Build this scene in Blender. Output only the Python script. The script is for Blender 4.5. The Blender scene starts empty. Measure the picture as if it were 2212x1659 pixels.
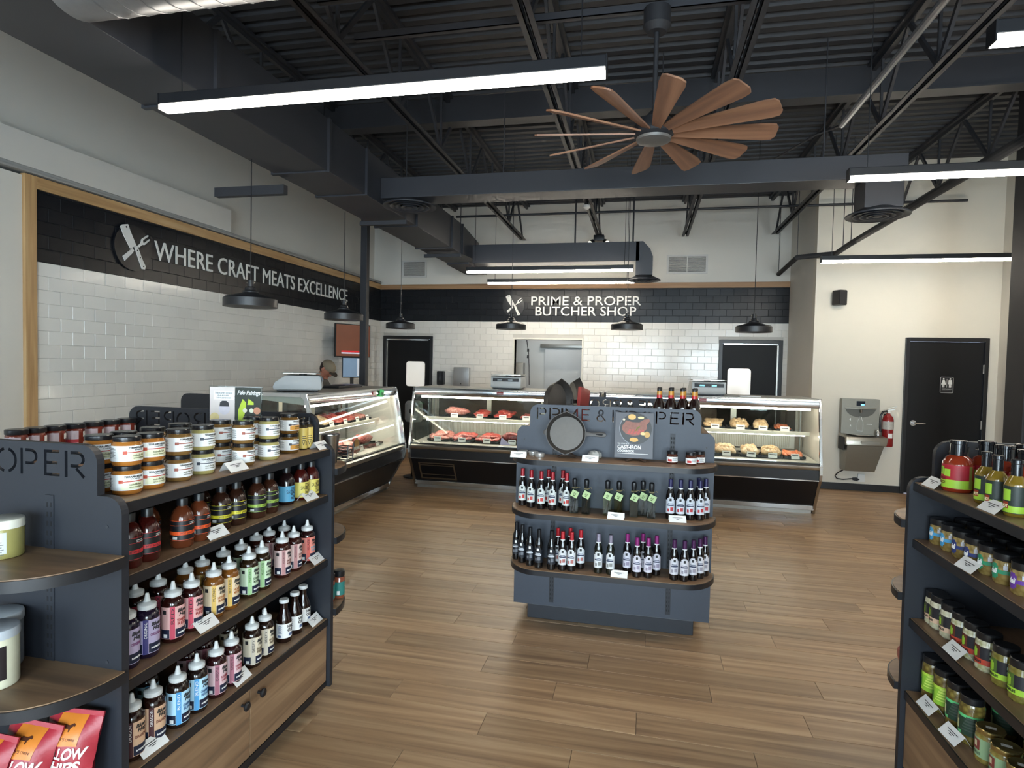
import bpy, bmesh, math, random
from mathutils import Vector, Matrix
random.seed(11)
SC = bpy.context.scene
COL = SC.collection
PI = math.pi
DAY, LAMP, CASE = 370, 42, 32   # window daylight (W each), linear-lamp and meat-case tube strength
# ------------------------------------------------------------------ camera
FPX, CAMH = 1292.2, 1.70
_yaw, _pit, _rol = .215364, .034076, -.021607
_fw = Vector((-math.sin(_yaw) * math.cos(_pit), math.cos(_yaw) * math.cos(_pit), -math.sin(_pit)))
_rt0 = Vector((math.cos(_yaw), math.sin(_yaw), 0))
_dn0 = _fw.cross(_rt0)
_rt = _rt0 * math.cos(_rol) + _dn0 * math.sin(_rol)
_dn = _dn0 * math.cos(_rol) - _rt0 * math.sin(_rol)
cam = bpy.data.cameras.new('camera')
cam.sensor_width = 36
cam.lens = FPX * 36 / 2212
cam.clip_start = .02
camo = bpy.data.objects.new('camera', cam)
COL.objects.link(camo)
camo.matrix_world = Matrix(((_rt.x, -_dn.x, -_fw.x, 0), (_rt.y, -_dn.y, -_fw.y, 0), (_rt.z, -_dn.z, -_fw.z, CAMH), (0, 0, 0, 1)))
SC.camera = camo


def ray(x, y):
    return _rt * ((x - 1106) / FPX) + _dn * ((y - 829.5) / FPX) + _fw


def on_z(x, y, z):
    d = ray(x, y); t = (z - CAMH) / d.z
    return Vector((d.x * t, d.y * t, z))


def on_y(x, y, Y):
    d = ray(x, y); t = Y / d.y
    return Vector((d.x * t, Y, CAMH + d.z * t))


def on_x(x, y, X):
    d = ray(x, y); t = X / d.x
    return Vector((X, d.y * t, CAMH + d.z * t))


# ------------------------------------------------------------------ world, exposure
w = bpy.data.worlds.new('world'); SC.world = w
w.use_nodes = True
nt = w.node_tree
bg = nt.nodes['Background']
bg.inputs[0].default_value = (.62, .74, 1, 1)
bg.inputs[1].default_value = 2.2
SC.view_settings.view_transform = 'Standard'
SC.view_settings.look = 'None'
SC.view_settings.exposure = 0.1
SC.view_settings.gamma = 1
SC.view_settings.use_curve_mapping = False
SC.cycles.use_denoising = True
SC.cycles.max_bounces = 4
SC.cycles.diffuse_bounces = 2
SC.cycles.glossy_bounces = 3
SC.cycles.transparent_max_bounces = 10
SC.cycles.use_adaptive_sampling = True
SC.cycles.adaptive_threshold = .15
SC.cycles.adaptive_min_samples = 12
SC.cycles.light_sampling_threshold = .03
SC.cycles.sample_clamp_indirect = 6
SC.cycles.caustics_reflective = False
SC.cycles.caustics_refractive = False


def area(name, loc, rot, sx, sy, power, col):
    l = bpy.data.lights.new(name, 'AREA'); l.shape = 'RECTANGLE'; l.size = sx; l.size_y = sy
    l.energy = power; l.color = col
    o = bpy.data.objects.new(name, l); COL.objects.link(o); o.location = loc; o.rotation_euler = rot
    return o


# daylight of the shop-front windows behind the camera (just outside the glass)
for wx, k in ((-3.3, .35), (-.3, 1.1), (2.7, 1.3)):
    area('window_daylight', (wx, -3.32, 1.55), (PI / 2, 0, 0), 2.3, 2.3, DAY * k, (.84, .91, 1))


# ------------------------------------------------------------------ mesh building
class MB:
    def __init__(s):
        s.v = []; s.f = []

    def add(s, vs, fs):
        o = len(s.v); s.v.extend([tuple(p) for p in vs]); s.f.extend([tuple(i + o for i in f) for f in fs]); return s

    def box(s, x0, x1, y0, y1, z0, z1):
        return s.add([(x0, y0, z0), (x1, y0, z0), (x1, y1, z0), (x0, y1, z0), (x0, y0, z1), (x1, y0, z1), (x1, y1, z1), (x0, y1, z1)],
                     [(0, 3, 2, 1), (4, 5, 6, 7), (0, 1, 5, 4), (1, 2, 6, 5), (2, 3, 7, 6), (3, 0, 4, 7)])

    def bar(s, p, q, w, h, up=(0, 0, 1)):
        p = Vector(p); q = Vector(q); d = (q - p).normalized(); u = Vector(up)
        a = d.cross(u)
        if a.length < 1e-4: a = d.cross(Vector((1, 0, 0)))
        a.normalize(); b = a.cross(d)
        vs = [c + a * (i * w / 2) + b * (j * h / 2) for c in (p, q) for i, j in ((-1, -1), (1, -1), (1, 1), (-1, 1))]
        return s.add(vs, [(3, 2, 1, 0), (4, 5, 6, 7), (0, 1, 5, 4), (1, 2, 6, 5), (2, 3, 7, 6), (3, 0, 4, 7)])

    def cyl(s, p, q, r0, r1=None, n=16, caps=True):
        r1 = r0 if r1 is None else r1
        p = Vector(p); q = Vector(q); d = (q - p).normalized()
        a = d.cross(Vector((0, 0, 1)))
        if a.length < 1e-4: a = Vector((1, 0, 0))
        a.normalize(); b = d.cross(a)
        vs = [c + (a * math.cos(2 * PI * i / n) + b * math.sin(2 * PI * i / n)) * r for c, r in ((p, r0), (q, r1)) for i in range(n)]
        fs = [(i, (i + 1) % n, n + (i + 1) % n, n + i) for i in range(n)]
        if caps: fs += [tuple(range(n - 1, -1, -1)), tuple(range(n, 2 * n))]
        return s.add(vs, fs)

    def lathe(s, prof, n=20, c=(0, 0, 0), sx=1, sy=1):
        vs = []; rings = []
        for r, z in prof:
            if r <= 1e-6:
                rings.append([len(vs)]); vs.append((c[0], c[1], c[2] + z))
            else:
                rings.append(list(range(len(vs), len(vs) + n)))
                vs += [(c[0] + sx * r * math.cos(2 * PI * i / n), c[1] + sy * r * math.sin(2 * PI * i / n), c[2] + z) for i in range(n)]
        fs = []
        for A, B in zip(rings, rings[1:]):
            for i in range(n):
                j = (i + 1) % n
                if len(A) == 1 and len(B) == 1: continue
                if len(A) == 1: fs.append((A[0], B[j], B[i]))
                elif len(B) == 1: fs.append((A[i], A[j], B[0]))
                else: fs.append((A[i], A[j], B[j], B[i]))
        if len(rings[0]) > 1: fs.append(tuple(reversed(rings[0])))
        if len(rings[-1]) > 1: fs.append(tuple(rings[-1]))
        return s.add(vs, fs)

    def prism(s, poly, a, b, axis='y'):
        n = len(poly)
        m = {'y': lambda u, v, t: (u, t, v), 'x': lambda u, v, t: (t, u, v), 'z': lambda u, v, t: (u, v, t)}[axis]
        vs = [m(u, v, a) for u, v in poly] + [m(u, v, b) for u, v in poly]
        fs = [tuple(range(n)), tuple(range(2 * n - 1, n - 1, -1))] + [(i, n + i, n + (i + 1) % n, (i + 1) % n) for i in range(n)]
        return s.add(vs, fs)

    def tube(s, pts, r, n=8):
        pts = [Vector(p) for p in pts]; vs = []; fs = []; a = None
        for k, p in enumerate(pts):
            d = (pts[min(k + 1, len(pts) - 1)] - pts[max(k - 1, 0)]).normalized()
            if a is None:
                a = d.cross(Vector((0, 0, 1)))
                if a.length < 1e-3: a = d.cross(Vector((1, 0, 0)))
            else:
                a = a - d * a.dot(d)
            a.normalize(); b = d.cross(a)
            rr = r[k] if isinstance(r, (list, tuple)) else r
            vs += [p + (a * math.cos(2 * PI * i / n) + b * math.sin(2 * PI * i / n)) * rr for i in range(n)]
        for k in range(len(pts) - 1):
            fs += [(k * n + i, k * n + (i + 1) % n, (k + 1) * n + (i + 1) % n, (k + 1) * n + i) for i in range(n)]
        fs += [tuple(range(n - 1, -1, -1)), tuple(range((len(pts) - 1) * n, len(pts) * n))]
        return s.add(vs, fs)

    def ball(s, c, rx, ry, rz, nu=12, nv=8, fn=None):
        vs = []; fs = []
        for j in range(nv + 1):
            t = PI * j / nv
            for i in range(nu):
                p = 2 * PI * i / nu
                d = Vector((math.sin(t) * math.cos(p), math.sin(t) * math.sin(p), -math.cos(t)))
                k = fn(d) if fn else 1
                vs.append((c[0] + d.x * rx * k, c[1] + d.y * ry * k, c[2] + d.z * rz * k))
        for j in range(nv):
            for i in range(nu):
                a, b = j * nu + i, j * nu + (i + 1) % nu
                if j == 0: fs.append((a, b + nu, a + nu))
                elif j == nv - 1: fs.append((a, b, a + nu))
                else: fs.append((a, b, b + nu, a + nu))
        return s.add(vs, fs)

    def band(s, r, z0, z1, a0, a1, n=10, z1b=None):
        vs = []
        for i in range(n + 1):
            a = math.radians(a0 + (a1 - a0) * i / n)
            vs += [(r * math.sin(a), -r * math.cos(a), z0), (r * math.sin(a), -r * math.cos(a), z1)]
        return s.add(vs, [(2 * i, 2 * i + 2, 2 * i + 3, 2 * i + 1) for i in range(n)])

    def merge(s, o, T=None):
        return s.add([T @ Vector(p) for p in o.v] if T else o.v, o.f)

    def bend(s, r, a0=0):
        k = math.radians(a0); s.v = [((r - y) * math.sin(x / r + k), -(r - y) * math.cos(x / r + k), z) for x, y, z in s.v]; return s

    def move(s, dx=0, dy=0, dz=0):
        s.v = [(x + dx, y + dy, z + dz) for x, y, z in s.v]; return s

    def mesh(s, name, smooth=True, bevel=0, ang=35):
        me = bpy.data.meshes.new(name)
        me.from_pydata(s.v, [], s.f)
        if bevel:
            bm = bmesh.new(); bm.from_mesh(me)
            bmesh.ops.remove_doubles(bm, verts=bm.verts, dist=1e-6)
            es = [e for e in bm.edges if len(e.link_faces) == 2 and e.calc_face_angle(0) > .5]
            bmesh.ops.bevel(bm, geom=es, offset=bevel, segments=2, affect='EDGES', profile=.6, clamp_overlap=True)
            bm.to_mesh(me); bm.free()
        if smooth:
            me.shade_smooth(); me.set_sharp_from_angle(angle=math.radians(ang))
        return me


def rrect(x0, x1, z0, z1, r, n=5):
    out = []
    for cx, cz, a in ((x1 - r, z1 - r, 0), (x0 + r, z1 - r, 90), (x0 + r, z0 + r, 180), (x1 - r, z0 + r, 270)):
        for i in range(n + 1):
            t = math.radians(a + 90 * i / n); out.append((cx + r * math.cos(t), cz + r * math.sin(t)))
    return out


def obj(name, mb, mat, parent=None, loc=(0, 0, 0), rot=(0, 0, 0), smooth=True, bevel=0, label=None, kind=None, ang=35):
    me = mb if isinstance(mb, bpy.types.Mesh) else mb.mesh(name, smooth, bevel, ang)
    if not me.materials: me.materials.append(mat)
    o = bpy.data.objects.new(name, me); COL.objects.link(o)
    o.location = loc; o.rotation_euler = rot
    if parent: o.parent = parent
    if label: o['label'] = label
    if kind: o['kind'] = kind
    return o


def thing(name, label, cat, loc=(0, 0, 0), rz=0, group=None, rot=None):
    o = bpy.data.objects.new(name, None); COL.objects.link(o)
    o.empty_display_size = .05
    o.location = loc; o.rotation_euler = rot or (0, 0, rz)
    o['label'] = label; o['category'] = cat
    if group: o['group'] = group
    return o


def tag(o, label, cat, group=None):
    o['label'] = label; o['category'] = cat
    if group: o['group'] = group
    return o


def struct(o):
    o['kind'] = 'structure'; return o


def kids(o):
    return KID.get(o.name, [])


def copy_thing(root, loc, rz, label, group=None):
    r = root.copy(); COL.objects.link(r); r.location = loc; r.rotation_euler = (0, 0, rz); r['label'] = label
    if group: r['group'] = group
    for ch in list(root.children):
        c = ch.copy(); COL.objects.link(c); c.parent = r
        for g in ch.children:
            d = g.copy(); COL.objects.link(d); d.parent = c
    return r


_tc = {}


def text(s, size=.1, ext=.001, bold=0., spacing=1., align='CENTER', italic=0):
    """flat lettering facing -Y, centred on x, baseline z=0"""
    k = (s, size, ext, bold, spacing, align, italic)
    if k not in _tc:
        cu = bpy.data.curves.new('txt', 'FONT'); cu.body = s; cu.size = size; cu.extrude = ext; cu.offset = bold
        cu.space_character = spacing; cu.align_x = align; cu.resolution_u = 3; cu.shear = italic
        o = bpy.data.objects.new('txt', cu)
        me = bpy.data.meshes.new_from_object(o)
        _tc[k] = ([(v.co.x, -v.co.z, v.co.y) for v in me.vertices], [tuple(p.vertices) for p in me.polygons])
        bpy.data.objects.remove(o); bpy.data.meshes.remove(me); bpy.data.curves.remove(cu)
    m = MB(); m.v = list(_tc[k][0]); m.f = list(_tc[k][1]); return m


# ------------------------------------------------------------------ materials
def hx(h, a=1):
    c = [int(h[i:i + 2], 16) / 255 for i in (0, 2, 4)]
    return tuple(x / 12.92 if x <= .04045 else ((x + .055) / 1.055) ** 2.4 for x in c) + (a,)


_mc = {}


def M(name, col='808080', rough=.5, metal=0., noise=None, bump=None, emit=None, spec=.5, coat=0, rnd=0, sheen=0):
    if name in _mc: return _mc[name]
    m = bpy.data.materials.new(name); m.use_nodes = True; t = m.node_tree; b = t.nodes['Principled BSDF']
    c = hx(col) if isinstance(col, str) else col
    b.inputs['Base Color'].default_value = c; b.inputs['Roughness'].default_value = rough; b.inputs['Metallic'].default_value = metal
    b.inputs['Specular IOR Level'].default_value = spec; b.inputs['Coat Weight'].default_value = coat; b.inputs['Coat Roughness'].default_value = .05
    if emit: b.inputs['Emission Color'].default_value = hx(emit[0]); b.inputs['Emission Strength'].default_value = emit[1]
    tc = t.nodes.new('ShaderNodeTexCoord')
    if noise or rnd:
        mx = t.nodes.new('ShaderNodeMixRGB'); mx.blend_type = 'MULTIPLY'; mx.inputs[0].default_value = 1
        mx.inputs[1].default_value = c
        rp = t.nodes.new('ShaderNodeMapRange')
        amt = noise[1] if noise else rnd
        rp.inputs[3].default_value = 1 - amt; rp.inputs[4].default_value = 1 + amt
        if noise:
            n = t.nodes.new('ShaderNodeTexNoise'); n.inputs['Scale'].default_value = noise[0]; n.inputs['Detail'].default_value = 4
            t.links.new(tc.outputs['Object'], n.inputs['Vector']); t.links.new(n.outputs['Fac'], rp.inputs[0])
        else:
            oi = t.nodes.new('ShaderNodeObjectInfo'); t.links.new(oi.outputs['Random'], rp.inputs[0])
        t.links.new(rp.outputs[0], mx.inputs[2]); t.links.new(mx.outputs[0], b.inputs['Base Color'])
    if bump:
        n = t.nodes.new('ShaderNodeTexNoise'); n.inputs['Scale'].default_value = bump[0]; n.inputs['Detail'].default_value = 3
        bp = t.nodes.new('ShaderNodeBump'); bp.inputs['Strength'].default_value = bump[1]; bp.inputs['Distance'].default_value = .002
        t.links.new(tc.outputs['Object'], n.inputs['Vector']); t.links.new(n.outputs['Fac'], bp.inputs['Height']); t.links.new(bp.outputs[0], b.inputs['Normal'])
    _mc[name] = m
    return m


def wood(name, c1, c2, c3, axis='x', rough=.45, fine=26, rand=.0):
    if name in _mc: return _mc[name]
    m = M(name, c2, rough); t = m.node_tree; b = t.nodes['Principled BSDF']
    tc = t.nodes.new('ShaderNodeTexCoord'); mp = t.nodes.new('ShaderNodeMapping')
    sc = {'x': (1.1, fine, fine), 'y': (fine, 1.1, fine), 'z': (fine, fine, 1.1)}[axis]
    mp.inputs['Scale'].default_value = sc
    oi = t.nodes.new('ShaderNodeObjectInfo'); va = t.nodes.new('ShaderNodeVectorMath'); va.operation = 'SCALE'
    cb = t.nodes.new('ShaderNodeCombineXYZ')
    for i in range(3): t.links.new(oi.outputs['Random'], cb.inputs[i])
    va.inputs[3].default_value = 37
    t.links.new(cb.outputs[0], va.inputs[0])
    ad = t.nodes.new('ShaderNodeVectorMath'); ad.operation = 'ADD'
    t.links.new(tc.outputs['Object'], ad.inputs[0]); t.links.new(va.outputs[0], ad.inputs[1])
    t.links.new(ad.outputs[0], mp.inputs[0])
    n1 = t.nodes.new('ShaderNodeTexNoise'); n1.inputs['Scale'].default_value = 1; n1.inputs['Detail'].default_value = 6; n1.inputs['Distortion'].default_value = .6
    t.links.new(mp.outputs[0], n1.inputs['Vector'])
    cr = t.nodes.new('ShaderNodeValToRGB'); e = cr.color_ramp.elements
    e[0].position = .3; e[0].color = hx(c1); e[1].position = .72; e[1].color = hx(c3)
    k = e.new(.5); k.color = hx(c2)
    t.links.new(n1.outputs['Fac'], cr.inputs[0])
    out = cr.outputs[0]
    if rand:
        rp = t.nodes.new('ShaderNodeMapRange'); rp.inputs[3].default_value = 1 - rand; rp.inputs[4].default_value = 1 + rand
        t.links.new(oi.outputs['Random'], rp.inputs[0])
        mx = t.nodes.new('ShaderNodeMixRGB'); mx.blend_type = 'MULTIPLY'; mx.inputs[0].default_value = 1
        t.links.new(out, mx.inputs[1]); t.links.new(rp.outputs[0], mx.inputs[2]); out = mx.outputs[0]
    t.links.new(out, b.inputs['Base Color'])
    bp = t.nodes.new('ShaderNodeBump'); bp.inputs['Strength'].default_value = .12; bp.inputs['Distance'].default_value = .001
    t.links.new(n1.outputs['Fac'], bp.inputs['Height']); t.links.new(bp.outputs[0], b.inputs['Normal'])
    return m


def glass(name, tint='f4f8f6', spec=1.0):
    if name in _mc: return _mc[name]
    m = bpy.data.materials.new(name); m.use_nodes = True; t = m.node_tree
    for n in list(t.nodes):
        if n.type == 'BSDF_PRINCIPLED': t.nodes.remove(n)
    out = [n for n in t.nodes if n.type == 'OUTPUT_MATERIAL'][0]
    tr = t.nodes.new('ShaderNodeBsdfTransparent'); tr.inputs[0].default_value = hx(tint)
    gl = t.nodes.new('ShaderNodeBsdfGlossy'); gl.inputs['Roughness'].default_value = .02
    fr = t.nodes.new('ShaderNodeFresnel')
    ge = t.nodes.new('ShaderNodeNewGeometry'); mr = t.nodes.new('ShaderNodeMapRange'); mr.inputs[3].default_value = 1.45; mr.inputs[4].default_value = 1 / 1.45
    t.links.new(ge.outputs['Backfacing'], mr.inputs[0]); t.links.new(mr.outputs[0], fr.inputs[0])
    ml = t.nodes.new('ShaderNodeMath'); ml.operation = 'MULTIPLY'; ml.inputs[1].default_value = spec
    mx = t.nodes.new('ShaderNodeMixShader')
    t.links.new(fr.outputs[0], ml.inputs[0]); t.links.new(ml.outputs[0], mx.inputs[0])
    t.links.new(tr.outputs[0], mx.inputs[1]); t.links.new(gl.outputs[0], mx.inputs[2]); t.links.new(mx.outputs[0], out.inputs[0])
    _mc[name] = m
    return m


def emitter(name, col, strength):
    if name in _mc: return _mc[name]
    m = bpy.data.materials.new(name); m.use_nodes = True; t = m.node_tree
    b = t.nodes['Principled BSDF']; b.inputs['Base Color'].default_value = hx('f4f4f0')
    b.inputs['Emission Color'].default_value = hx(col); b.inputs['Emission Strength'].default_value = strength
    _mc[name] = m
    return m


WALL = M('wall_paint', 'd8d4cb', .75, noise=(3, .02), bump=(220, .15))
CEILB = M('ceiling_black_paint', '2c2d32', .6, noise=(5, .08))
STEELB = M('steel_black_paint', '2e2f34', .5, noise=(8, .1))
DUCTB = M('duct_black_paint', '2d2f35', .45, noise=(3, .08))
GALV = M('galvanised_duct', '9a9ca0', .38, .85, noise=(30, .1))
BLK = M('black_satin', '15161a', .4)
BLKM = M('black_matte', '1a1b20', .65, noise=(20, .06))
CHAR = M('charcoal_panel', '1f2229', .5, noise=(60, .06), bump=(300, .05))
CHROME = M('chrome', 'd8dadd', .16, 1)
STEEL = M('stainless', 'b6b4ae', .3, 1, noise=(40, .05))
WHITE = M('white_plastic', 'e9e9e6', .4)
PAPER = M('white_paper', 'f0f0ee', .6)
INK = M('ink_black', '202022', .6)
GLASS = glass('clear_glass')
GLASSW = glass('window_glass', 'eef4f4')
# ================================================================== THE SETTING
XL, XR, YB, YF, YR, XC = -5.05, 4.69, 10.9, -3.2, 9.33, 2.376
DECK = 4.62
# ---- floor: planks along X
FLOORB = M('floor_joint', '3a2b1f', .8)
PLANK = wood('floor_plank_wood', '84684e', 'a28363', 'ba9d7b', 'x', .36, 22, .14)
m = MB(); m.box(XL - .2, XR + .2, YF - .2, YB + 1.6, -.06, -.004)
floor = struct(obj('floor', m, FLOORB, smooth=False))
PL, PW = 1.22, .181
cand = []
ny = int((YB - YF) / PW) + 1
for j in range(ny):
    y = YF + PW * (j + .5)
    off = (j * .47 + random.random() * .25) % PL
    x = XL - off
    while x < XR:
        x0, x1 = max(x, XL), min(x + PL, XR)
        if x1 - x0 > .08: cand.append(((x0 + x1) / 2, y, x1 - x0))
        x += PL


def seen(x, y):
    d = Vector((x, y, -CAMH)); c = d.dot(_fw)
    if c < .6: return 0
    u = d.dot(_rt) / c * FPX; v = d.dot(_dn) / c * FPX
    if abs(u) > 1350 or abs(v) > 1000: return 0
    for a0, a1, b0, b1 in ((-2.6, -1.6, .8, 2.5), (1.2, 3, .5, 2.5), (-.6, .2, 4, 5), (-4.2, -3.4, 4, 9), (-2.6, 1.8, 7.9, 11)):
        if a0 < x < a1 and b0 < y < b1: return 0
    return 1 / c ** 2


cand.sort(key=lambda p: -seen(p[0], p[1]))
pm = MB().box(-.5, .5, -PW / 2 + .0012, PW / 2 - .0012, -.006, 0).mesh('plank', False, .0012)
pm.materials.append(PLANK)
for k, (x, y, L) in enumerate(cand[:296]):
    o = obj('plank', pm, PLANK, floor, (x, y, 0)); o.scale.x = L - .002
mb = MB()
for x, y, L in cand[296:]:
    mb.box(x - L / 2 + .001, x + L / 2 - .001, y - PW / 2 + .001, y + PW / 2 - .001, -.006, 0)
obj('plank_field', mb, PLANK, floor, smooth=False, kind='stuff')

# ---- tiles
GROUT = M('grout_grey', 'cbc8c2', .8)
GROUTD = M('grout_dark', '0d0e11', .7)
TILEW = M('white_gloss_tile', 'e9e7e1', .14, rnd=.03, spec=.5)
TILEB = M('black_gloss_tile', '15171c', .3, rnd=.12, spec=.3)
TW, TH, TT = .225, .117, .009


def tile_mesh(w, h):
    m = MB(); a, b, c = w / 2 - .0012, h / 2 - .0012, .0022
    vs = [(-a, 0, -b), (a, 0, -b), (a, 0, b), (-a, 0, b)] + [(-a, -TT + c, -b), (a, -TT + c, -b), (a, -TT + c, b), (-a, -TT + c, b)] + [(-a + c, -TT, -b + c), (a - c, -TT, -b + c), (a - c, -TT, b - c), (-a + c, -TT, b - c)]
    fs = [(8, 9, 10, 11)]
    for i in range(4):
        j = (i + 1) % 4
        fs += [(i, j, 4 + j, 4 + i), (4 + i, 4 + j, 8 + j, 8 + i)]
    return m.add(vs, fs)


tmw = tile_mesh(TW, TH).mesh('white_tile', False); tmw.materials.append(TILEW)
tmb = tile_mesh(TW, TH).mesh('black_tile', False); tmb.materials.append(TILEB)


def lay_tiles(wall, u0, u1, place, rz, holes, order):
    whites = []; blacks = []
    z = 2.478 - TH
    r = 0
    rows = []
    while z > 1.0:
        rows.append((z, z + TH, 'w', r)); z -= TH; r += 1
    z = 2.478
    r = 0
    while z < 3.07:
        rows.append((z, min(z + TH, 3.083), 'b', r)); z += TH; r += 1
    for z0, z1, kind, r in rows:
        u = u0 - (TW / 2 if r % 2 else 0)
        while u < u1 - .01:
            segs = [(max(u, u0), min(u + TW, u1))]
            for h0, h1, g0, g1 in holes:
                if z0 < g1 - .004 and z1 > g0 + .004:
                    ns = []
                    for a, b in segs:
                        if b <= h0 or a >= h1: ns.append((a, b))
                        else:
                            if a < h0: ns.append((a, h0))
                            if b > h1: ns.append((h1, b))
                    segs = ns
            for a, b in segs:
                if b - a > .02: (whites if kind == 'w' else blacks).append(((a + b) / 2, (z0 + z1) / 2, b - a, z1 - z0))
            u += TW
    for lst, me, nm, mat in ((whites, tmw, 'white_tile', TILEW), (blacks, tmb, 'black_tile', TILEB)):
        lst.sort(key=order)
        for u, z, wd, hh in lst[:298]:
            o = obj(nm, me, mat, wall, place(u, z), (random.gauss(0, .0035), 0, rz + random.gauss(0, .0035)))
            o.scale = (wd / TW, 1, hh / TH)
        if len(lst) > 298:
            mm = MB()
            for u, z, wd, hh in lst[298:]:
                mm.merge(tile_mesh(wd, hh), Matrix.Translation(place(u, z)) @ Matrix.Rotation(rz, 4, 'Z'))
            obj(nm + '_field', mm, mat, wall, smooth=False, kind='stuff')


# ---- left wall (tiled furring, ledge, upper wall)
m = MB()
m.box(XL - .3, XL - .14, YF - .2, YB + .1, -.05, DECK + .4)
m.box(XL - .14, XL, YF - .2, YB + .02, -.05, 3.17)
wall_left = struct(obj('wall_left', m, WALL, smooth=False))
lay_tiles(wall_left, 4.1, YB - .005, lambda u, z: Vector((XL, u, z)), PI / 2, [], lambda t: t[0] - t[1] * .3)
gm = MB().box(XL, XL + .003, 4.1, YB, 1.0, 2.478); obj('grout', gm, GROUT, wall_left, smooth=False)
gm = MB().box(XL, XL + .003, 4.1, YB, 2.478, 3.083); obj('dark_grout', gm, GROUTD, wall_left, smooth=False)
m = MB().box(XL - .14, XL + .05, YF, 6.5, 3.24, 3.51)
struct(obj('trim_1', m, M('soffit_paint', 'cfccc5', .75, noise=(3, .02)), smooth=False))
m = MB().box(XL - .14, XL + .05, YF, YB - .06, 3.195, 3.215).box(XL - .14, XL + .035, YF, YB - .06, 3.215, 3.24)
struct(obj('trim_2', m, M('grey_moulding', '9b9a97', .6), smooth=False, bevel=.004))
OAKX = wood('oak_trim_x', 'a98458', 'c29c6c', 'cfae80', 'x', .5, 24)
OAKY = wood('oak_trim_y', 'a98458', 'c29c6c', 'cfae80', 'y', .5, 24)
OAKZ = wood('oak_trim_z', 'a98458', 'c29c6c', 'cfae80', 'z', .5, 24)
struct(obj('trim_3', MB().box(XL - .02, XL + .03, 4.0, 4.1, 0, 3.185), OAKZ, smooth=False, bevel=.004))
struct(obj('trim_4', MB().box(XL - .02, XL + .03, 4.1, YB - .04, 3.083, 3.185), OAKY, smooth=False, bevel=.004))

# ---- back wall with two doors and a hatch
DL = (-4.97, -3.95); DR = (1.27, 2.30); HW = (-2.35, -1.10, 1.17, 2.152); DH = 2.19
m = MB()
y0, y1 = YB, YB + .16
for a, b, c, d in ((XL - .2, DL[0], 0, 4.9), (DL[1], HW[0], 0, 4.9), (HW[1], DR[0], 0, 4.9), (DR[1], XC + .2, 0, 4.9), (DL[0], DL[1], DH, 4.9), (DR[0], DR[1], DH, 4.9), (HW[0], HW[1], 0, HW[2]), (HW[0], HW[1], HW[3], 4.9)):
    m.box(a, b, y0, y1, c, d)
wall_back = struct(obj('wall_back', m, WALL, smooth=False))
holes = [(DL[0], DL[1], -1, DH), (DR[0], DR[1], -1, DH), (HW[0] - .03, HW[1] + .03, HW[2], HW[3] + .03)]
lay_tiles(wall_back, XL + .01, XC - .003, lambda u, z: Vector((u, YB, z)), 0, holes, lambda t: -t[2] * t[3])
gm = MB()
for a, b, c, d in ((XL, DL[0], 1, 2.478), (DL[1], HW[0], 1, 2.478), (HW[1], DR[0], 1, 2.478), (DR[1], XC, 1, 2.478), (DL[0], DL[1], DH, 2.478), (DR[0], DR[1], DH, 2.478), (HW[0], HW[1], HW[3], 2.478)):
    gm.box(a, b, YB - .003, YB, c, d)
obj('grout', gm, GROUT, wall_back, smooth=False)
gm = MB().box(XL, XC, YB - .003, YB, 2.478, 3.083); obj('dark_grout', gm, GROUTD, wall_back, smooth=False)
OAKB = wood('oak_trim_dark', '8d6a48', 'a8805a', 'b48d66', 'x', .5, 24)
struct(obj('trim_5', MB().box(XL + .03, XC - .002, YB - .04, YB + .01, 3.083, 3.178), OAKB, smooth=False, bevel=.004))

DOORP = M('door_black_paint', '151517', .5, noise=(12, .08), spec=.25)
FRAMEP = M('door_frame_black', '17171a', .35)


def swing_door(name, x0, x1, win_side, hinge_left):
    d = struct(thing(name, '', '')); del d['label']; del d['category']
    f = MB().box(x0, x0 + .06, YB - .02, YB + .12, 0, DH).box(x1 - .06, x1, YB - .02, YB + .12, 0, DH).box(x0 + .06, x1 - .06, YB - .02, YB + .12, DH - .06, DH)
    obj('door_frame', f, FRAMEP, d, smooth=False, bevel=.004)
    a, b = x0 + .066, x1 - .066
    wx0 = a + .42 if win_side == 'r' else a + .1
    wx1 = wx0 + .36
    z0, z1 = 1.23, 1.69
    lf = MB().box(a, wx0, YB + .02, YB + .06, .01, DH - .066).box(wx1, b, YB + .02, YB + .06, .01, DH - .066).box(wx0, wx1, YB + .02, YB + .06, .01, z0).box(wx0, wx1, YB + .02, YB + .06, z1, DH - .066)
    obj('door_leaf', lf, DOORP, d, smooth=False)
    obj('door_window', MB().prism(rrect(wx0 - .01, wx1 + .01, z0 - .01, z1 + .01, .05), YB + .012, YB + .03), M('door_window_glow', 'f4f2ec', .15, emit=('f6f3ea', .4)), d)  # opaque pane, no lamp: its brightness is emission put into the material
    wf = MB(); P = rrect(wx0 - .016, wx1 + .016, z0 - .016, z1 + .016, .055); wf.tube([(u, YB + .016, v) for u, v in P] + [(P[0][0], YB + .016, P[0][1])], .007, 6)
    obj('window_gasket', wf, BLK, d)
    hx0 = a + .01 if hinge_left else b - .01
    obj('hinge_strip', MB().box(hx0 - .012, hx0 + .012, YB - .001, YB + .03, .02, DH - .09), STEEL, d, smooth=False)
    obj('closer_rail', MB().box(a + .01, b - .02, YB - .028, YB + .02, DH - .085, DH - .06), CHROME, d, smooth=False)
    return d


swing_door('door_1', DL[0], DL[1], 'r', True)
swing_door('door_2', DR[0], DR[1], 'l', False)
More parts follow.
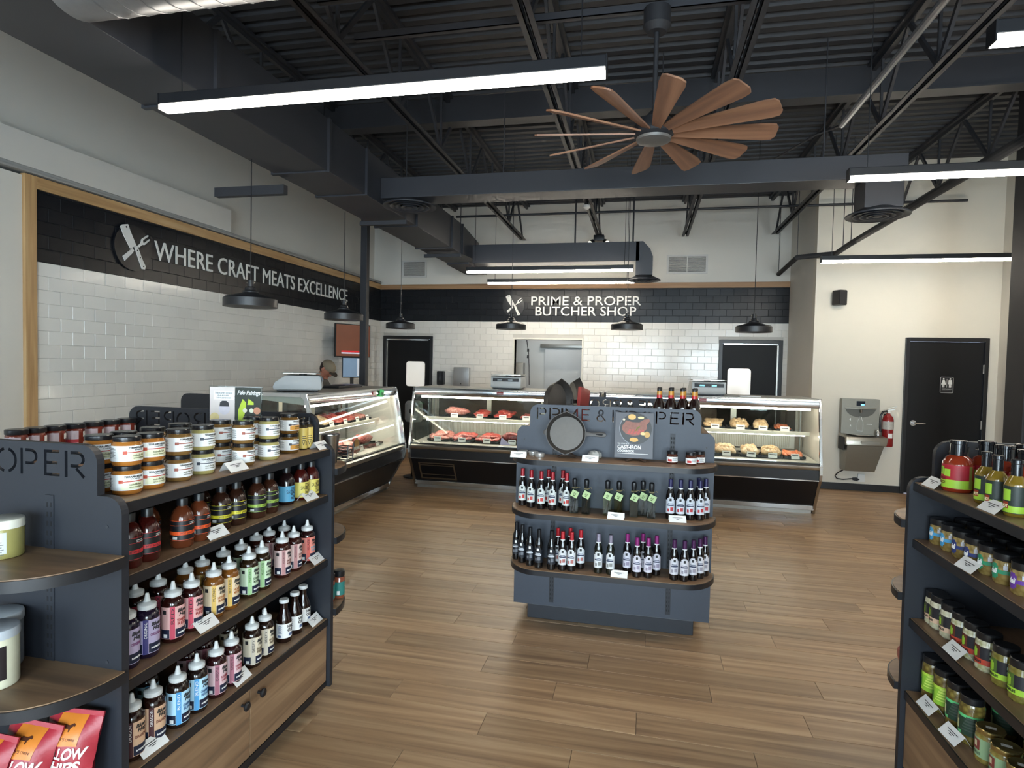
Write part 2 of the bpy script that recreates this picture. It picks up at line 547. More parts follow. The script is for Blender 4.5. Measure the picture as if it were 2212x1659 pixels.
# hatch to the prep room
h = struct(thing('window_1', '', '')); del h['label']; del h['category']
fr = MB()
for a, b, c, d in ((HW[0] - .03, HW[0], HW[2], HW[3] + .03), (HW[1], HW[1] + .03, HW[2], HW[3] + .03), (HW[0], HW[1], HW[3], HW[3] + .03)):
    fr.box(a, b, YB - .02, YB + .17, c, d)
obj('window_frame', fr, M('hatch_frame', 'e4e2d8', .4), h, smooth=False, bevel=.003)
obj('window_sill', MB().box(HW[0] - .03, HW[1] + .03, YB - .05, YB + .18, HW[2] - .03, HW[2]), M('hatch_frame'), h, smooth=False, bevel=.004)
# prep room beyond the hatch
m = MB().box(-3.4, .2, YB + 1.45, YB + 1.5, 0, 2.7).box(-3.45, -3.4, YB + .16, YB + 1.5, 0, 2.7).box(.2, .25, YB + .16, YB + 1.5, 0, 2.7).box(-3.4, .2, YB + .16, YB + 1.5, 2.7, 2.75)
struct(obj('wall_prep_room', m, M('prep_wall', 'e6e6e2', .35), smooth=False))
area('prep_room_lamp', (-1.7, YB + .75, 2.66), (0, 0, 0), 1.2, .3, 7, (1, .98, .94))
c = thing('freezer_door', 'white embossed walk-in cooler door seen through the hatch', 'cooler door', (-1.35, YB + 1.42, 0))
WF = M('white_embossed', 'dfe2e2', .35, bump=(90, .5))
obj('door_panel', MB().box(-.65, .25, -.03, .02, .1, 2.02), WF, c, bevel=.004)
obj('door_panel', MB().box(.3, .9, -.05, .02, .1, 1.97), M('white_smooth_panel', 'd8dbda', .3), c, bevel=.006)
obj('header_rail', MB().box(-.75, .95, -.06, .02, 2.04, 2.12), STEEL, c, bevel=.004)
obj('latch', MB().box(.26, .29, -.07, -.03, 1.36, 1.46), BLK, c)
c = thing('grey_cabinet', 'narrow grey cabinet edge seen at the left of the hatch', 'cabinet', (-2.36, YB + .5, 0))
obj('cabinet_body', MB().box(-.1, .1, -.1, .1, 0, 1.72), M('cab_grey', '8d8c87', .4, .3), c, bevel=.006)
obj('cabinet_door', MB().box(-.09, .09, -.115, -.1, .05, 1.7), M('cab_grey2', '96948e', .4, .3), c, bevel=.003)
c = thing('hanging_cord', 'black power cord with two plugs hanging in the hatch opening', 'cord', (-2.2, YB + .3, 1.2))
obj('cable', MB().tube([(0, 0, 1.2), (.02, 0, .95), (.06, 0, .7), (.075, 0, .45), (.085, 0, .1)], .008, 6), BLK, c)
for zz in (.76, .64): obj('plug', MB().cyl((.05, 0, zz - .03), (.05, 0, zz + .03), .022, .018, 10), BLK, c)

# ---- side wall of the jog and the restroom wall
m = MB().box(XC, XC + .15, YR + .15, YB - .001, 0, 4.9)
struct(obj('wall_side', m, WALL, smooth=False))
RD = (3.555, 4.57, 2.18)
m = MB().box(XC, RD[0], YR, YR + .15, 0, 4.9).box(RD[1], XR + .2, YR, YR + .15, 0, 4.9).box(RD[0], RD[1], YR, YR + .15, RD[2], 4.9)
struct(obj('wall_restroom', m, M('wall_paint_warm', 'ddd8cb', .75, noise=(3, .02), bump=(220, .15)), smooth=False))
struct(obj('wall_right', MB().box(XR, XR + .15, YF - .2, YR, 0, 4.9), WALL, smooth=False))
struct(obj('baseboard_restroom', MB().box(XC + .002, RD[0], YR - .014, YR, 0, .098), BLK, smooth=False, bevel=.003))
struct(obj('baseboard_right', MB().box(XR - .014, XR, YF, YR - .02, 0, .098), BLK, smooth=False, bevel=.003))
d = struct(thing('door_3', '', '')); del d['label']; del d['category']
f = MB().box(RD[0], RD[0] + .05, YR - .03, YR + .1, 0, RD[2]).box(RD[1] - .05, RD[1], YR - .03, YR + .1, 0, RD[2]).box(RD[0] + .05, RD[1] - .05, YR - .03, YR + .1, RD[2] - .05, RD[2])
obj('door_frame', f, FRAMEP, d, smooth=False, bevel=.004)
obj('door_leaf', MB().box(RD[0] + .055, RD[1] - .055, YR - .005, YR + .04, .01, RD[2] - .055), DOORP, d, smooth=False, bevel=.003)
hd = MB().cyl((RD[0] + .13, YR - .005, .995), (RD[0] + .13, YR - .025, .995), .04, n=20).cyl((RD[0] + .13, YR - .02, .995), (RD[0] + .13, YR - .065, .995), .012).tube([(RD[0] + .13, YR - .062, .995), (RD[0] + .2, YR - .064, .993), (RD[0] + .27, YR - .06, .99)], [.014, .012, .008], 8)
obj('door_handle', hd, CHROME, d)
for zz in (.35, 1.0, 1.76): obj('hinge', MB().cyl((RD[1] - .052, YR - .014, zz - .06), (RD[1] - .052, YR - .014, zz + .06), .013, n=10), STEEL, d)
s = thing('restroom_sign', 'small black restroom sign with white woman and man figures on the door', 'sign', ((RD[0] + RD[1]) / 2 + .02, YR - .006, 1.42))
obj('plate', MB().prism(rrect(-.085, .085, 0, .23, .02), -.008, 0), M('sign_black', '1b1c1f', .4), s)
b = MB(); Pq = rrect(-.078, .078, .007, .223, .016); b.tube([(u, -.0085, v) for u, v in Pq] + [(Pq[0][0], -.0085, Pq[0][1])], .0022, 5)
obj('border', b, PAPER, s)
for sx, sk in ((-.04, 1), (.04, 0)):
    g = MB(); g.cyl((sx, -.008, .198), (sx, -.0105, .198), .011, n=14)
    if sk: g.prism([(sx - .012, .183), (sx - .03, .12), (sx + .03, .12), (sx + .012, .183)], -.0105, -.008); g.prism([(sx - .012, .12), (sx - .012, .08), (sx - .002, .08), (sx - .002, .12)], -.0105, -.008); g.prism([(sx + .002, .12), (sx + .002, .08), (sx + .012, .08), (sx + .012, .12)], -.0105, -.008)
    else: g.prism([(sx - .02, .183), (sx - .024, .125), (sx + .024, .125), (sx + .02, .183)], -.0105, -.008); g.prism([(sx - .014, .125), (sx - .014, .08), (sx - .002, .08), (sx - .002, .125)], -.0105, -.008); g.prism([(sx + .002, .125), (sx + .002, .08), (sx + .014, .08), (sx + .014, .125)], -.0105, -.008)
    obj('figure', g, PAPER, s)
obj('divider', MB().box(-.0015, .0015, -.0105, -.008, .08, .2), PAPER, s)
obj('lettering', text('RESTROOM', .022, .0008).move(0, -.0095, .052), PAPER, s)
obj('braille', MB().box(-.05, .05, -.0095, -.008, .034, .038), M('braille_grey', '8c8c8c', .5), s)

# ---- shop front behind the camera
m = MB()
WX = [(-4.45, -2.15), (-1.45, .85), (1.55, 3.85)]
m.box(XL - .2, XR + .2, YF - .15, YF, 2.75, 4.9).box(XL - .2, XR + .2, YF - .15, YF, 0, .35)
xs = [XL - .2] + [v for p in WX for v in p] + [XR + .2]
for a, b in zip(xs[::2], xs[1::2]): m.box(a, b, YF - .15, YF, .35, 2.75)
struct(obj('wall_front', m, WALL, smooth=False))
for k, (a, b) in enumerate(WX):
    wn = struct(thing('window_%d' % (k + 2), '', '')); del wn['label']; del wn['category']
    f = MB().box(a, a + .05, YF - .1, YF - .02, .35, 2.75).box(b - .05, b, YF - .1, YF - .02, .35, 2.75).box(a, b, YF - .1, YF - .02, .35, .4).box(a, b, YF - .1, YF - .02, 2.7, 2.75).box((a + b) / 2 - .025, (a + b) / 2 + .025, YF - .1, YF - .02, .4, 2.7).box(a, b, YF - .1, YF - .02, 2.1, 2.15)
    obj('window_frame', f, BLK, wn, smooth=False)
    obj('window_pane', MB().box(a + .05, b - .05, YF - .07, YF - .06, .4, 2.7), GLASSW, wn, smooth=False)

# ---- ceiling: fluted metal deck
m = MB(); x0, x1 = XL - .2, XR + .2
y = YF - .2; prof = []
while y < YB + .1:
    prof += [(y, DECK), (y + .075, DECK), (y + .09, DECK + .045), (y + .145, DECK + .045)]
    y += .16
n = len(prof)
m.add([(x0, a, b) for a, b in prof] + [(x1, a, b) for a, b in prof], [(i, i + 1, n + i + 1, n + i) for i in range(n - 1)])
m.box(x0, x1, YF - .2, YB + .2, DECK + .06, DECK + .12)
ceil = struct(obj('ceiling', m, CEILB, smooth=False))
# ================================================================== OVERHEAD
JX = [-3.55, -2.17, -.80, .63, 2.05, 3.45]
JORD = ['along the left wall duct', 'just right of the main duct', 'left of the ceiling fan', 'right of the ceiling fan', 'above the bottle-filler side wall', 'nearest the right wall']
for k, X in enumerate(JX):
    j = thing('roof_joist', 'black open-web steel roof joist running front to back, ' + JORD[k], 'roof joist', (X, 0, 3.92), group='open-web roof joists')
    y0, y1 = YF, YB - .28
    obj('bottom_chord', MB().box(-.055, -.012, y0, y1, 0, .006).box(-.018, -.012, y0, y1, 0, .05), STEELB, j, smooth=False)
    obj('bottom_chord', MB().box(.012, .055, y0, y1, 0, .006).box(.012, .018, y0, y1, 0, .05), STEELB, j, smooth=False)
    obj('top_chord', MB().box(-.055, .055, YF, YB, .66, .69).box(-.02, .02, YF, YB, .62, .66), STEELB, j, smooth=False)
    y = y1 - .1; up = True
    while y > max(YF, 2.2):
        a, b = (.03, .65) if up else (.65, .03)
        obj('web_bar', MB().bar((0, y, a), (0, y - .55, b), .024, .04), STEELB, j, smooth=False)
        if not up: obj('web_bar', MB().bar((0, y - .55, .03), (0, y - .55, .65), .022, .022, (0, 1, 0)), STEELB, j, smooth=False)
        y -= .55; up = not up
b = thing('steel_beam', 'black wide-flange roof beam crossing above the joists', 'beam', (0, 6.35, 4.3))
obj('bottom_flange', MB().box(XL - .1, XR + .1, -.09, .09, 0, .015), STEELB, b, smooth=False)
obj('web', MB().box(XL - .1, XR + .1, -.006, .006, .015, .3), STEELB, b, smooth=False)
for k, (yy, zz, nm) in enumerate(((3.55, 3.975, 'in front of the fan mount'), (4.05, 4.0, 'holding the ceiling fan'), (7.6, 3.975, 'behind the cross duct'))):
    o = obj('bridging_bar', MB().box(-2.1, XR, -.02, .02, 0, .006).box(-2.1, XR, -.02, -.014, 0, .05), STEELB, None, (0, yy, zz), smooth=False)
    tag(o, 'black steel bridging bar across the joists ' + nm, 'steel bar', 'joist bridging bars')
# ducts
d = thing('main_duct', 'large black rectangular duct running the length of the left side', 'duct', (-2.88, 0, 3.28))
obj('duct_body', MB().box(-.25, .25, YF, 8.4, 0, .43), DUCTB, d, smooth=False, bevel=.004)
for yy in (.6, 2.0, 3.25, 4.6, 5.3, 6.6, 7.9, 8.38):
    f = MB().box(-.275, .275, yy, yy + .035, -.012, 0).box(-.275, -.25, yy, yy + .035, 0, .43).box(.25, .275, yy, yy + .035, 0, .43)
    obj('flange', f, DUCTB, d, smooth=False)
tr = MB(); tr.add([(-.25, 8.42, 0), (.25, 8.42, 0), (.25, 8.42, .43), (-.25, 8.42, .43), (-.25, 9.6, .02), (.3, 9.15, .02), (.3, 9.15, .3), (-.25, 9.6, .3)], [(0, 3, 2, 1), (4, 5, 6, 7), (0, 1, 5, 4), (1, 2, 6, 5), (2, 3, 7, 6), (3, 0, 4, 7)])
obj('transition', tr, DUCTB, d, smooth=False)
obj('end_boot', MB().box(-.25, .12, 9.2, 10.3, -.015, .3), DUCTB, d, smooth=False)
for yy in (6.2, 8.2):
    obj('support_rail', MB().box(-.255, .3, yy, yy + .045, -.075, -.032), STEELB, d, smooth=False)
    for sx in (.285,): obj('hanger_rod', MB().cyl((sx, yy + .02, -.07), (sx, yy + .02, 1.3), .006, n=6), STEELB, d)
obj('wall_strut', MB().box(-.95, -.25, 4.75, 4.81, -.13, -.05), STEELB, d, smooth=False)
# round spiral duct with elbow
d = thing('spiral_duct', 'round spiral metal duct crossing overhead with an elbow at its end', 'duct', (0, 2.3, 3.47))
R0 = .215
obj('duct_body', MB().cyl((-2.62, 0, 0), (-.95, 0, 0), R0, n=40), GALV, d)
for k in range(15):
    x = -2.5 + k * .11
    pts = [(x + .11 * i / 24, R0 * 1.004 * math.cos(2 * PI * i / 24), R0 * 1.004 * math.sin(2 * PI * i / 24)) for i in range(25)]
    obj('seam', MB().tube(pts, .0035, 5), GALV, d)
prev = None
segs = [(-.95, 0), (-.80, .02), (-.70, .09), (-.64, .2), (-.62, .5), (-.62, 1.14)]
for (xa, za), (xb, zb) in zip(segs, segs[1:]):
    obj('elbow_gore', MB().cyl((xa, 0, za), (xb, 0, zb), R0, R0, 40, False), GALV, d)
# cross duct with ceiling diffusers
d = thing('cross_duct', 'black rectangular duct spanning left to right below the joists', 'duct', (0, 5.8, 3.335))
obj('duct_body', MB().box(-2.63, 2.12, -.15, .15, 0, .2), DUCTB, d, smooth=False, bevel=.004)
obj('drop_box', MB().box(1.8, 2.1, -.14, .14, -.24, 0), DUCTB, d, smooth=False, bevel=.006)
for x in (-1.4, .1, 1.5): obj('hanger_rod', MB().cyl((x, 0, .2), (x, 0, 1.28), .006, n=6), STEELB, d)


def diffuser(name, label, loc, r):
    t = thing(name, label, 'air diffuser', loc, group='round ceiling diffusers')
    obj('outer_cone', MB().lathe([(r * .5, .06), (r, .0), (r, -.012), (r * .8, .0), (r * .45, .045)], 40), DUCTB, t)
    for k, (a, z) in enumerate(((.78, -.012), (.56, -.016), (.34, -.02))):
        obj('ring', MB().lathe([(r * a - .03, .02), (r * a, z), (r * a - .012, z), (r * a - .04, .016)], 32), DUCTB, t)
    obj('center_cone', MB().lathe([(0, -.022), (r * .15, -.018), (r * .05, .03), (0, .03)], 24), DUCTB, t)
    return t


diffuser('ceiling_diffuser', 'round black diffuser under the cross duct beside the main duct', (-2.38, 5.8, 3.285), .27)
diffuser('ceiling_diffuser', 'round black diffuser under the drop box at the right', (1.95, 5.8, 3.06), .25)
# back branch
d = thing('branch_duct', 'black rectangular branch duct with downturned end near the back wall', 'duct', (0, 9.0, 3.22))
obj('duct_body', MB().box(-2.6, -.1, -.14, .14, 0, .28), DUCTB, d, smooth=False, bevel=.004)
el = [(-.1, .28), (-.1, 0), (-.13, 0), (-.13, -.22), (.09, -.22), (.09, .06), (.05, .16), (-.06, .28)]
obj('elbow', MB().prism([(-.15, .28), (-.15, -.2), (.09, -.2), (.09, .06), (.05, .17), (-.05, .28)], -.14, .14), DUCTB, d, smooth=False)
for x in (-1.05, -.2): obj('hanger_rod', MB().cyl((x, 0, .28), (x, 0, 1.4), .012, n=8), STEELB, d)
diffuser('ceiling_diffuser', 'small round black diffuser at the end of the back branch duct', (-.03, 9.0, 2.965), .24)
# pipes
o = obj('sprinkler_pipe', MB().cyl((-3.0, 0, 0), (4.2, 0, 0), .018, n=10), STEELB, None, (0, 9.25, 4.03)); tag(o, 'thin black pipe running across in front of the back wall', 'pipe')
q = [on_z(1682, 592, 3.3), on_z(1722, 556, 3.3), on_z(1805, 548, 3.3), on_z(1838, 526, 3.3)]
q.append(Vector((q[-1].x, 2.4, 3.3)))
t = thing('line_set', 'thick black insulated pipe bending above the bottle filler', 'pipe')
obj('insulated_pipe', MB().tube(q, .036, 10), M('foam_insulation', '26272a', .8), t)
for p in (q[0], q[1], (q[2] + q[3]) / 2, q[3]): obj('hanger_rod', MB().cyl(p, (p.x, p.y, 4.62), .005, n=6), STEELB, t)
t = thing('conduit_run', 'shiny grey conduit running toward the back beside a joist', 'conduit', (1.72, 0, 3.96))
obj('conduit', MB().cyl((0, 2.2, 0), (0, 6.1, 0), .028, n=10), GALV, t)
obj('conduit', MB().tube([(0, 6.1, 0), (-.1, 6.6, .1), (-.35, 8.2, .3)], .012, 8), STEELB, t)
obj('junction_box', MB().box(-.06, .06, 3.9, 4.05, -.05, .06), GALV, t)
# emergency light, spotlight
t = thing('emergency_light', 'black twin-head emergency light hanging at a joist end over the back sign', 'emergency light', (-.80, 10.35, 3.82))
obj('housing', MB().box(-.09, .09, -.06, .06, 0, .1), BLK, t, bevel=.015)
for sx in (-.1, .1):
    h = obj('lamp_head', MB().cyl((sx, -.02, .0), (sx * 1.35, -.07, -.05), .035, .05, 16), BLK, t); obj('lens', MB().cyl((sx * 1.36, -.072, -.052), (sx * 1.4, -.076, -.056), .046, n=16), M('lamp_lens', 'f2f0e4', .2, emit=('fff6dc', 2)), h)
t = thing('smoke_sensor', 'small white-bottomed sensor hanging below the cross duct', 'sensor', (-.82, 8.3, 3.86))
obj('stem', MB().cyl((0, 0, .02), (0, 0, .08), .02), BLK, t); obj('lens', MB().lathe([(0, -.03), (.03, -.02), (.05, .0), (.05, .03), (0, .03)], 16), WHITE, t)


# ---- linear pendant lamps
def linear(x0, y, z, label, L=2.44):
    t = thing('linear_lamp', label, 'ceiling lamp', (x0 + L / 2, y, z), group='suspended linear lamps')
    obj('housing', MB().box(-L / 2, L / 2, -.036, .036, .028, .085), BLK, t, smooth=False, bevel=.004)
    obj('lens', MB().box(-L / 2 + .004, L / 2 - .004, -.032, .032, 0, .03), emitter('linear_lens', 'fff4e2', LAMP), t, smooth=False)
    for sx in (-1, 1):
        obj('end_cap', MB().box(min(sx * L / 2, sx * (L / 2 + .006)), max(sx * L / 2, sx * (L / 2 + .006)), -.037, .037, -.001, .086), BLK, t, smooth=False)
        obj('cable', MB().cyl((sx * (L / 2 - .12), 0, .085), (sx * (L / 2 - .12), 0, DECK - z), .0035, n=5), BLK, t)
    return t


linear(-2.65, 2.88, 3.06, 'long linear pendant lamp nearest the camera, left of the fan')
linear(1.37, 2.88, 3.06, 'linear pendant lamp cut by the top right picture edge')
linear(1.40, 4.75, 3.06, 'linear pendant lamp in front of the drop-box diffuser at right')
linear(2.14, 8.2, 3.045, 'linear pendant lamp on the restroom side above the bottle filler')
linear(-2.62, 8.66, 3.04, 'upper of the two stacked linear lamps above the butcher shop sign')
linear(-2.62, 9.9, 3.04, 'lower of the two stacked linear lamps, closest to the butcher shop sign')


# ---- dome pendants over the meat cases
def pendant(loc, label, first=[None]):
    if first[0] is None:
        t = thing('dome_pendant', label, 'pendant lamp', loc, group='black dome pendants over the meat cases')
        PB = M('pendant_black', '1b1c20', .38)
        obj('shade', MB().lathe([(.196, .0), (.2, .0), (.2, .062), (.185, .075), (.07, .105), (.06, .112), (.05, .112), (.05, .106), (.178, .07), (.195, .058)], 40), PB, t)
        obj('neck', MB().lathe([(0, .11), (.055, .11), (.058, .122), (.045, .13), (.04, .15), (.024, .16), (.022, .21), (0, .21)], 24), PB, t)
        obj('bulb', MB().ball((0, 0, .075), .03, .03, .035), M('bulb_frost', 'e8e6df', .4), t)
        for sx in (-1, 1): obj('yoke_screw', MB().cyl((sx * .022, 0, .19), (sx * .034, 0, .19), .006, n=8), STEEL, t)
        obj('cord', MB().cyl((0, 0, 0), (0, 0, 1), .004, n=6), BLK, t, (0, 0, .21))
        first[0] = t
    else:
        t = copy_thing(first[0], loc, random.random() * 3, label)
    top = 3.25 if loc[1] < 6 else DECK
    for c in t.children:
        if c.name.startswith('cord'): c.scale.z = top - loc[2] - .21


for loc, lab in (((-3.03, 4.17, 2.10), 'largest black dome pendant hanging before the left wall lettering'),
                 ((-3.10, 5.80, 2.12), 'black dome pendant below the end of the left wall lettering'),
                 ((-3.32, 7.83, 2.155), 'black dome pendant in front of the left swing door'),
                 ((-1.73, 7.78, 2.155), 'black dome pendant below the round logo of the back sign'),
                 ((-.22, 7.75, 2.16), 'black dome pendant below the end of the back sign lettering'),
                 ((1.23, 7.35, 2.12), 'black dome pendant in front of the right swing door')):
    pendant(loc, lab)

# ---- ceiling fan
t = thing('ceiling_fan', 'twelve-blade wooden ceiling fan hanging on a black rod', 'ceiling fan', (.023, 4.02, 3.205))
obj('canopy', MB().cyl((0, 0, .68), (0, 0, .79), .085, .085, 24).cyl((0, 0, .64), (0, 0, .68), .06, .09, 24), BLKM, t)
obj('downrod', MB().cyl((0, 0, .1), (0, 0, .66), .016, n=12), BLKM, t)
obj('motor', MB().lathe([(0, -.03), (.1, -.03), (.125, -.01), (.13, .03), (.115, .08), (.06, .1), (.03, .14), (0, .14)], 32), BLKM, t)
obj('cap', MB().lathe([(0, -.062), (.07, -.058), (.108, -.046), (.112, -.03), (0, -.03)], 32), M('fan_cap_grey', '5a5957', .4), t)
FANW = wood('fan_blade_wood', '6e5040', '86614b', '997258', 'x', .5, 16)
bl = MB()
out = [(.12, -.03), (.3, -.05), (.5, -.066), (.68, -.078), (.745, -.074), (.765, -.05), (.77, .03), (.75, .06), (.7, .066), (.5, .052), (.3, .04), (.12, .028)]
bl.prism(out, -.005, .005, 'z')
bm_ = bl.mesh('blade', True); bm_.materials.append(FANW)
for k in range(12):
    a = 2 * PI * k / 12 + .13
    o = obj('blade', bm_, FANW, t); o.rotation_mode = 'XYZ'
    o.matrix_local = Matrix.Rotation(a, 4, 'Z') @ Matrix.Rotation(math.radians(-20), 4, 'X')
# posts
t = thing('steel_post', 'slim black square post standing behind the left meat case', 'post', (-4.13, 8.36, 0))
obj('shaft', MB().box(-.05, .05, -.05, .05, 0, DECK), STEELB, t, smooth=False, bevel=.006)
obj('base_plate', MB().box(-.09, .09, -.09, .09, 0, .012), STEELB, t, smooth=False)
t = thing('steel_column', 'wide black column at the right picture edge', 'column', (3.83, 7.0, 0))
obj('shaft', MB().box(-.16, .16, -.16, .16, 0, DECK), BLKM, t, smooth=False, bevel=.008)
obj('base_trim', MB().box(-.175, .175, -.175, .175, 0, .1), BLK, t, smooth=False, bevel=.004)

# ================================================================== WALL SIGNS
SIGNW = M('sign_letter_white', 'eceae6', .45)


def fit(mb, x0, x1, z0, z1):
    a = min(p[0] for p in mb.v); b = max(p[0] for p in mb.v); c = min(p[2] for p in mb.v); d = max(p[2] for p in mb.v)
    mb.v = [(x0 + (p[0] - a) / (b - a) * (x1 - x0), p[1], z0 + (p[2] - c) / (d - c) * (z1 - z0)) for p in mb.v]
    return mb


def split_letters(words_, parent, x0, x1, z0, z1, mat, depth, bold):
    """one mesh per letter, laid out as one line"""
    full = text(words_, 1, .01, bold)
    a = min(p[0] for p in full.v); b = max(p[0] for p in full.v)
    s = (x1 - x0) / (b - a)
    cap = max(p[2] for p in text('E', 1, .01, bold).v)
    pos = {}
    # advance widths from prefix lengths
    cur = ''
    for i, ch in enumerate(words_):
        if ch == ' ': continue
        pre = text(words_[:i + 1], 1, .01, bold, 1., 'LEFT'); me_ = text(ch, 1, .01, bold, 1., 'LEFT')
        right = max(p[0] for p in pre.v); w_ = max(p[0] for p in me_.v)
        sh = right - w_
        allm = text(words_, 1, .01, bold, 1., 'LEFT'); la = min(p[0] for p in allm.v)
        me_.v = [(x0 + (p[0] + sh - la) * s, -depth if p[1] < 0 else 0, z0 + p[2] / cap * (z1 - z0)) for p in me_.v]
        obj('letter', me_, mat, parent, smooth=False)


def logo(parent, cx, cz, r, big=True):
    obj('disc', MB().cyl((cx, 0, cz), (cx, -.02, cz), r, n=48), M('sign_disc', '15161a', .35), parent)

    def Q(pts): return [(cx + u * r, cz + v * r) for u, v in pts]
    o = obj('cleaver_blade', MB().prism(Q([(-.72, .8), (-.62, .9), (-.34, .98), (-.2, .68), (.1, .14), (-.2, -.06), (-.55, .45)]), -.03, -.02), SIGNW, parent, smooth=False)
    obj('blade_hole', MB().cyl((cx - .42 * r, -.0305, cz + .84 * r), (cx - .42 * r, -.029, cz + .84 * r), .045 * r, n=12), INK, o)
    o = obj('cleaver_handle', MB().prism(Q([(.02, .06), (.16, .14), (.42, -.4), (.62, -.72), (.58, -.86), (.42, -.86), (.26, -.5)]), -.03, -.02), SIGNW, parent, smooth=False)
    for u, v in ((.16, -.08), (.32, -.36), (.5, -.74)): obj('rivet', MB().cyl((cx + u * r, -.0305, cz + v * r), (cx + u * r, -.029, cz + v * r), .035 * r, n=10), INK, o)
    obj('fork_handle', MB().prism(Q([(-.6, -.46), (-.5, -.64), (-.1, -.24), (-.02, -.12), (-.1, -.02), (-.2, -.12)]), -.03, -.02), SIGNW, parent, smooth=False)
    obj('fork_tines', MB().prism(Q([(.2, .14), (.26, .08), (.42, .22), (.56, .24), (.86, .52), (.83, .56), (.55, .33), (.47, .34), (.47, .44), (.78, .68), (.74, .73), (.4, .48), (.36, .3)]), -.03, -.02), SIGNW, parent, smooth=False)


t = thing('wall_sign', 'white lettering WHERE CRAFT MEATS EXCELLENCE with cleaver logo on the left wall', 'sign', (XL + .012, 0, 0), PI / 2)
split_letters('WHERE CRAFT MEATS EXCELLENCE', t, on_x(331, 545, XL).y, on_x(748.5, 640, XL).y, on_x(430, 582, XL).z, on_x(430, 545, XL).z, SIGNW, .008, .0)
pc = on_x(283, 536, XL); logo(t, pc.y, pc.z, .225)
t = thing('wall_sign', 'two-line white shop name lettering with cleaver logo on the back wall', 'sign', (0, YB - .012, 0))
a, b = on_y(1148, 650, YB), on_y(1385, 650, YB)
split_letters('PRIME & PROPER', t, a.x, b.x, on_y(1266, 659.5, YB).z, on_y(1266, 640.5, YB).z, SIGNW, .01, .004)
a, b = on_y(1157, 670, YB), on_y(1374.5, 670, YB)
split_letters('BUTCHER SHOP', t, a.x, b.x, on_y(1266, 682, YB).z, on_y(1266, 663, YB).z, SIGNW, .01, .004)
pc = on_y(1109.8, 661, YB); logo(t, pc.x, pc.z, .205)

# ================================================================== WALL-MOUNTED THINGS
VENTW = M('vent_white', 'c9c7c3', .5)


def grille(x0, x1, z0, z1, label, mid):
    t = thing('return_grille', label, 'air vent', ((x0 + x1) / 2, YB - .001, z0), group='wall return grilles')
    w_, h_ = (x1 - x0) / 2, z1 - z0
    f = MB().box(-w_, w_, -.02, 0, 0, .035).box(-w_, w_, -.02, 0, h_ - .035, h_).box(-w_, -w_ + .035, -.02, 0, .035, h_ - .035).box(w_ - .035, w_, -.02, 0, .035, h_ - .035)
    obj('frame', f, VENTW, t, smooth=False)
    obj('duct_opening', MB().box(-w_ + .03, w_ - .03, -.003, -.001, .03, h_ - .03), M('vent_dark', '3b3838', .7), t, smooth=False)
    n_ = 14
    for i in range(n_):
        z = .04 + (h_ - .08) * (i + .5) / n_
        obj('slat', MB().bar((-w_ + .035, -.012, z), (w_ - .035, -.012, z), .016, .006, (0, .5, .85)), VENTW, t, smooth=False)
    if mid: obj('mullion', MB().box(-.008, .008, -.02, -.002, .035, h_ - .035), VENTW, t, smooth=False)


grille(-4.60, -4.10, 3.31, 3.64, 'small white return grille above the left swing door', 0)
grille(.35, 1.04, 3.33, 3.66, 'wide white return grille right of the back sign', 1)
# TV and kiosk on the left wall
pa, pb = on_x(727, 701, XL + .25), on_x(783, 772, XL + .25)
t = thing('television', 'wall television with brown picture and red caption bar', 'television', (XL + .36, 9.08, 2.02), math.radians(60))
obj('bezel', MB().box(-.33, .33, -.02, .02, -.27, .27), BLK, t, smooth=False, bevel=.006)
TVP = M('tv_picture', '6a4334', .25, emit=('7a4a38', .35), noise=(3, .35))
obj('screen', MB().box(-.315, .315, -.0215, -.02, -.255, .255), TVP, t, smooth=False)
obj('caption_bar', MB().box(-.22, .2, -.023, -.0215, -.19, -.165), M('tv_red', 'b02025', .3, emit=('c02028', .8)), t, smooth=False)
obj('caption_text', MB().box(-.22, .2, -.023, -.0215, -.215, -.195), M('tv_white', 'dcdcec', .3, emit=('d8d8e8', .6)), t, smooth=False)
obj('wall_arm', MB().box(-.04, .04, .02, .46, -.06, .06), BLK, t, smooth=False)
t = thing('order_screen', 'small blue-lit touch screen on an arm below the television', 'monitor', (XL + .34, 9.1, 1.58), math.radians(40))
obj('bezel', MB().box(-.16, .16, -.015, .015, -.17, .17), BLK, t, smooth=False, bevel=.005)
obj('screen', MB().box(-.145, .145, -.0165, -.015, -.155, .155), M('kiosk_blue', '5d7488', .25, emit=('7f99b4', .5), noise=(14, .12)), t, smooth=False)
obj('side_menu', MB().box(.085, .14, -.018, -.0165, -.14, .15), M('kiosk_light', 'c6cdd6', .3, emit=('c6cdd6', .5)), t, smooth=False)
obj('arm', MB().box(-.02, .03, -.01, .03, -.32, -.17).box(-.02, .03, .0, .26, -.32, -.28), BLK, t, smooth=False)
# soap and towel dispensers
t = thing('soap_dispenser', 'black wall soap dispenser beside the left swing door', 'soap dispenser', (-3.76, YB - .01, 1.27))
obj('body', MB().prism(rrect(-.065, .065, 0, .26, .02), -.1, 0), BLK, t)
obj('window', MB().prism(rrect(-.02, .02, .1, .2, .008), -.103, -.1), M('grey_window', '3c3d40', .2), t)
obj('push_bar', MB().prism(rrect(-.055, .055, .01, .07, .01), -.11, -.1), BLKM, t)
t = thing('towel_dispenser', 'grey metal paper towel dispenser on the tiled back wall', 'towel dispenser', (-3.34, YB - .01, 1.2))
obj('body', MB().box(-.15, .15, -.12, 0, 0, .41), M('dispenser_grey', 'a9aaab', .35, .6), t, bevel=.012)
obj('slot', MB().box(-.06, .06, -.122, -.11, .02, .05), BLK, t)
obj('lock', MB().cyl((0, -.12, .1), (0, -.124, .1), .01, n=12), BLK, t)
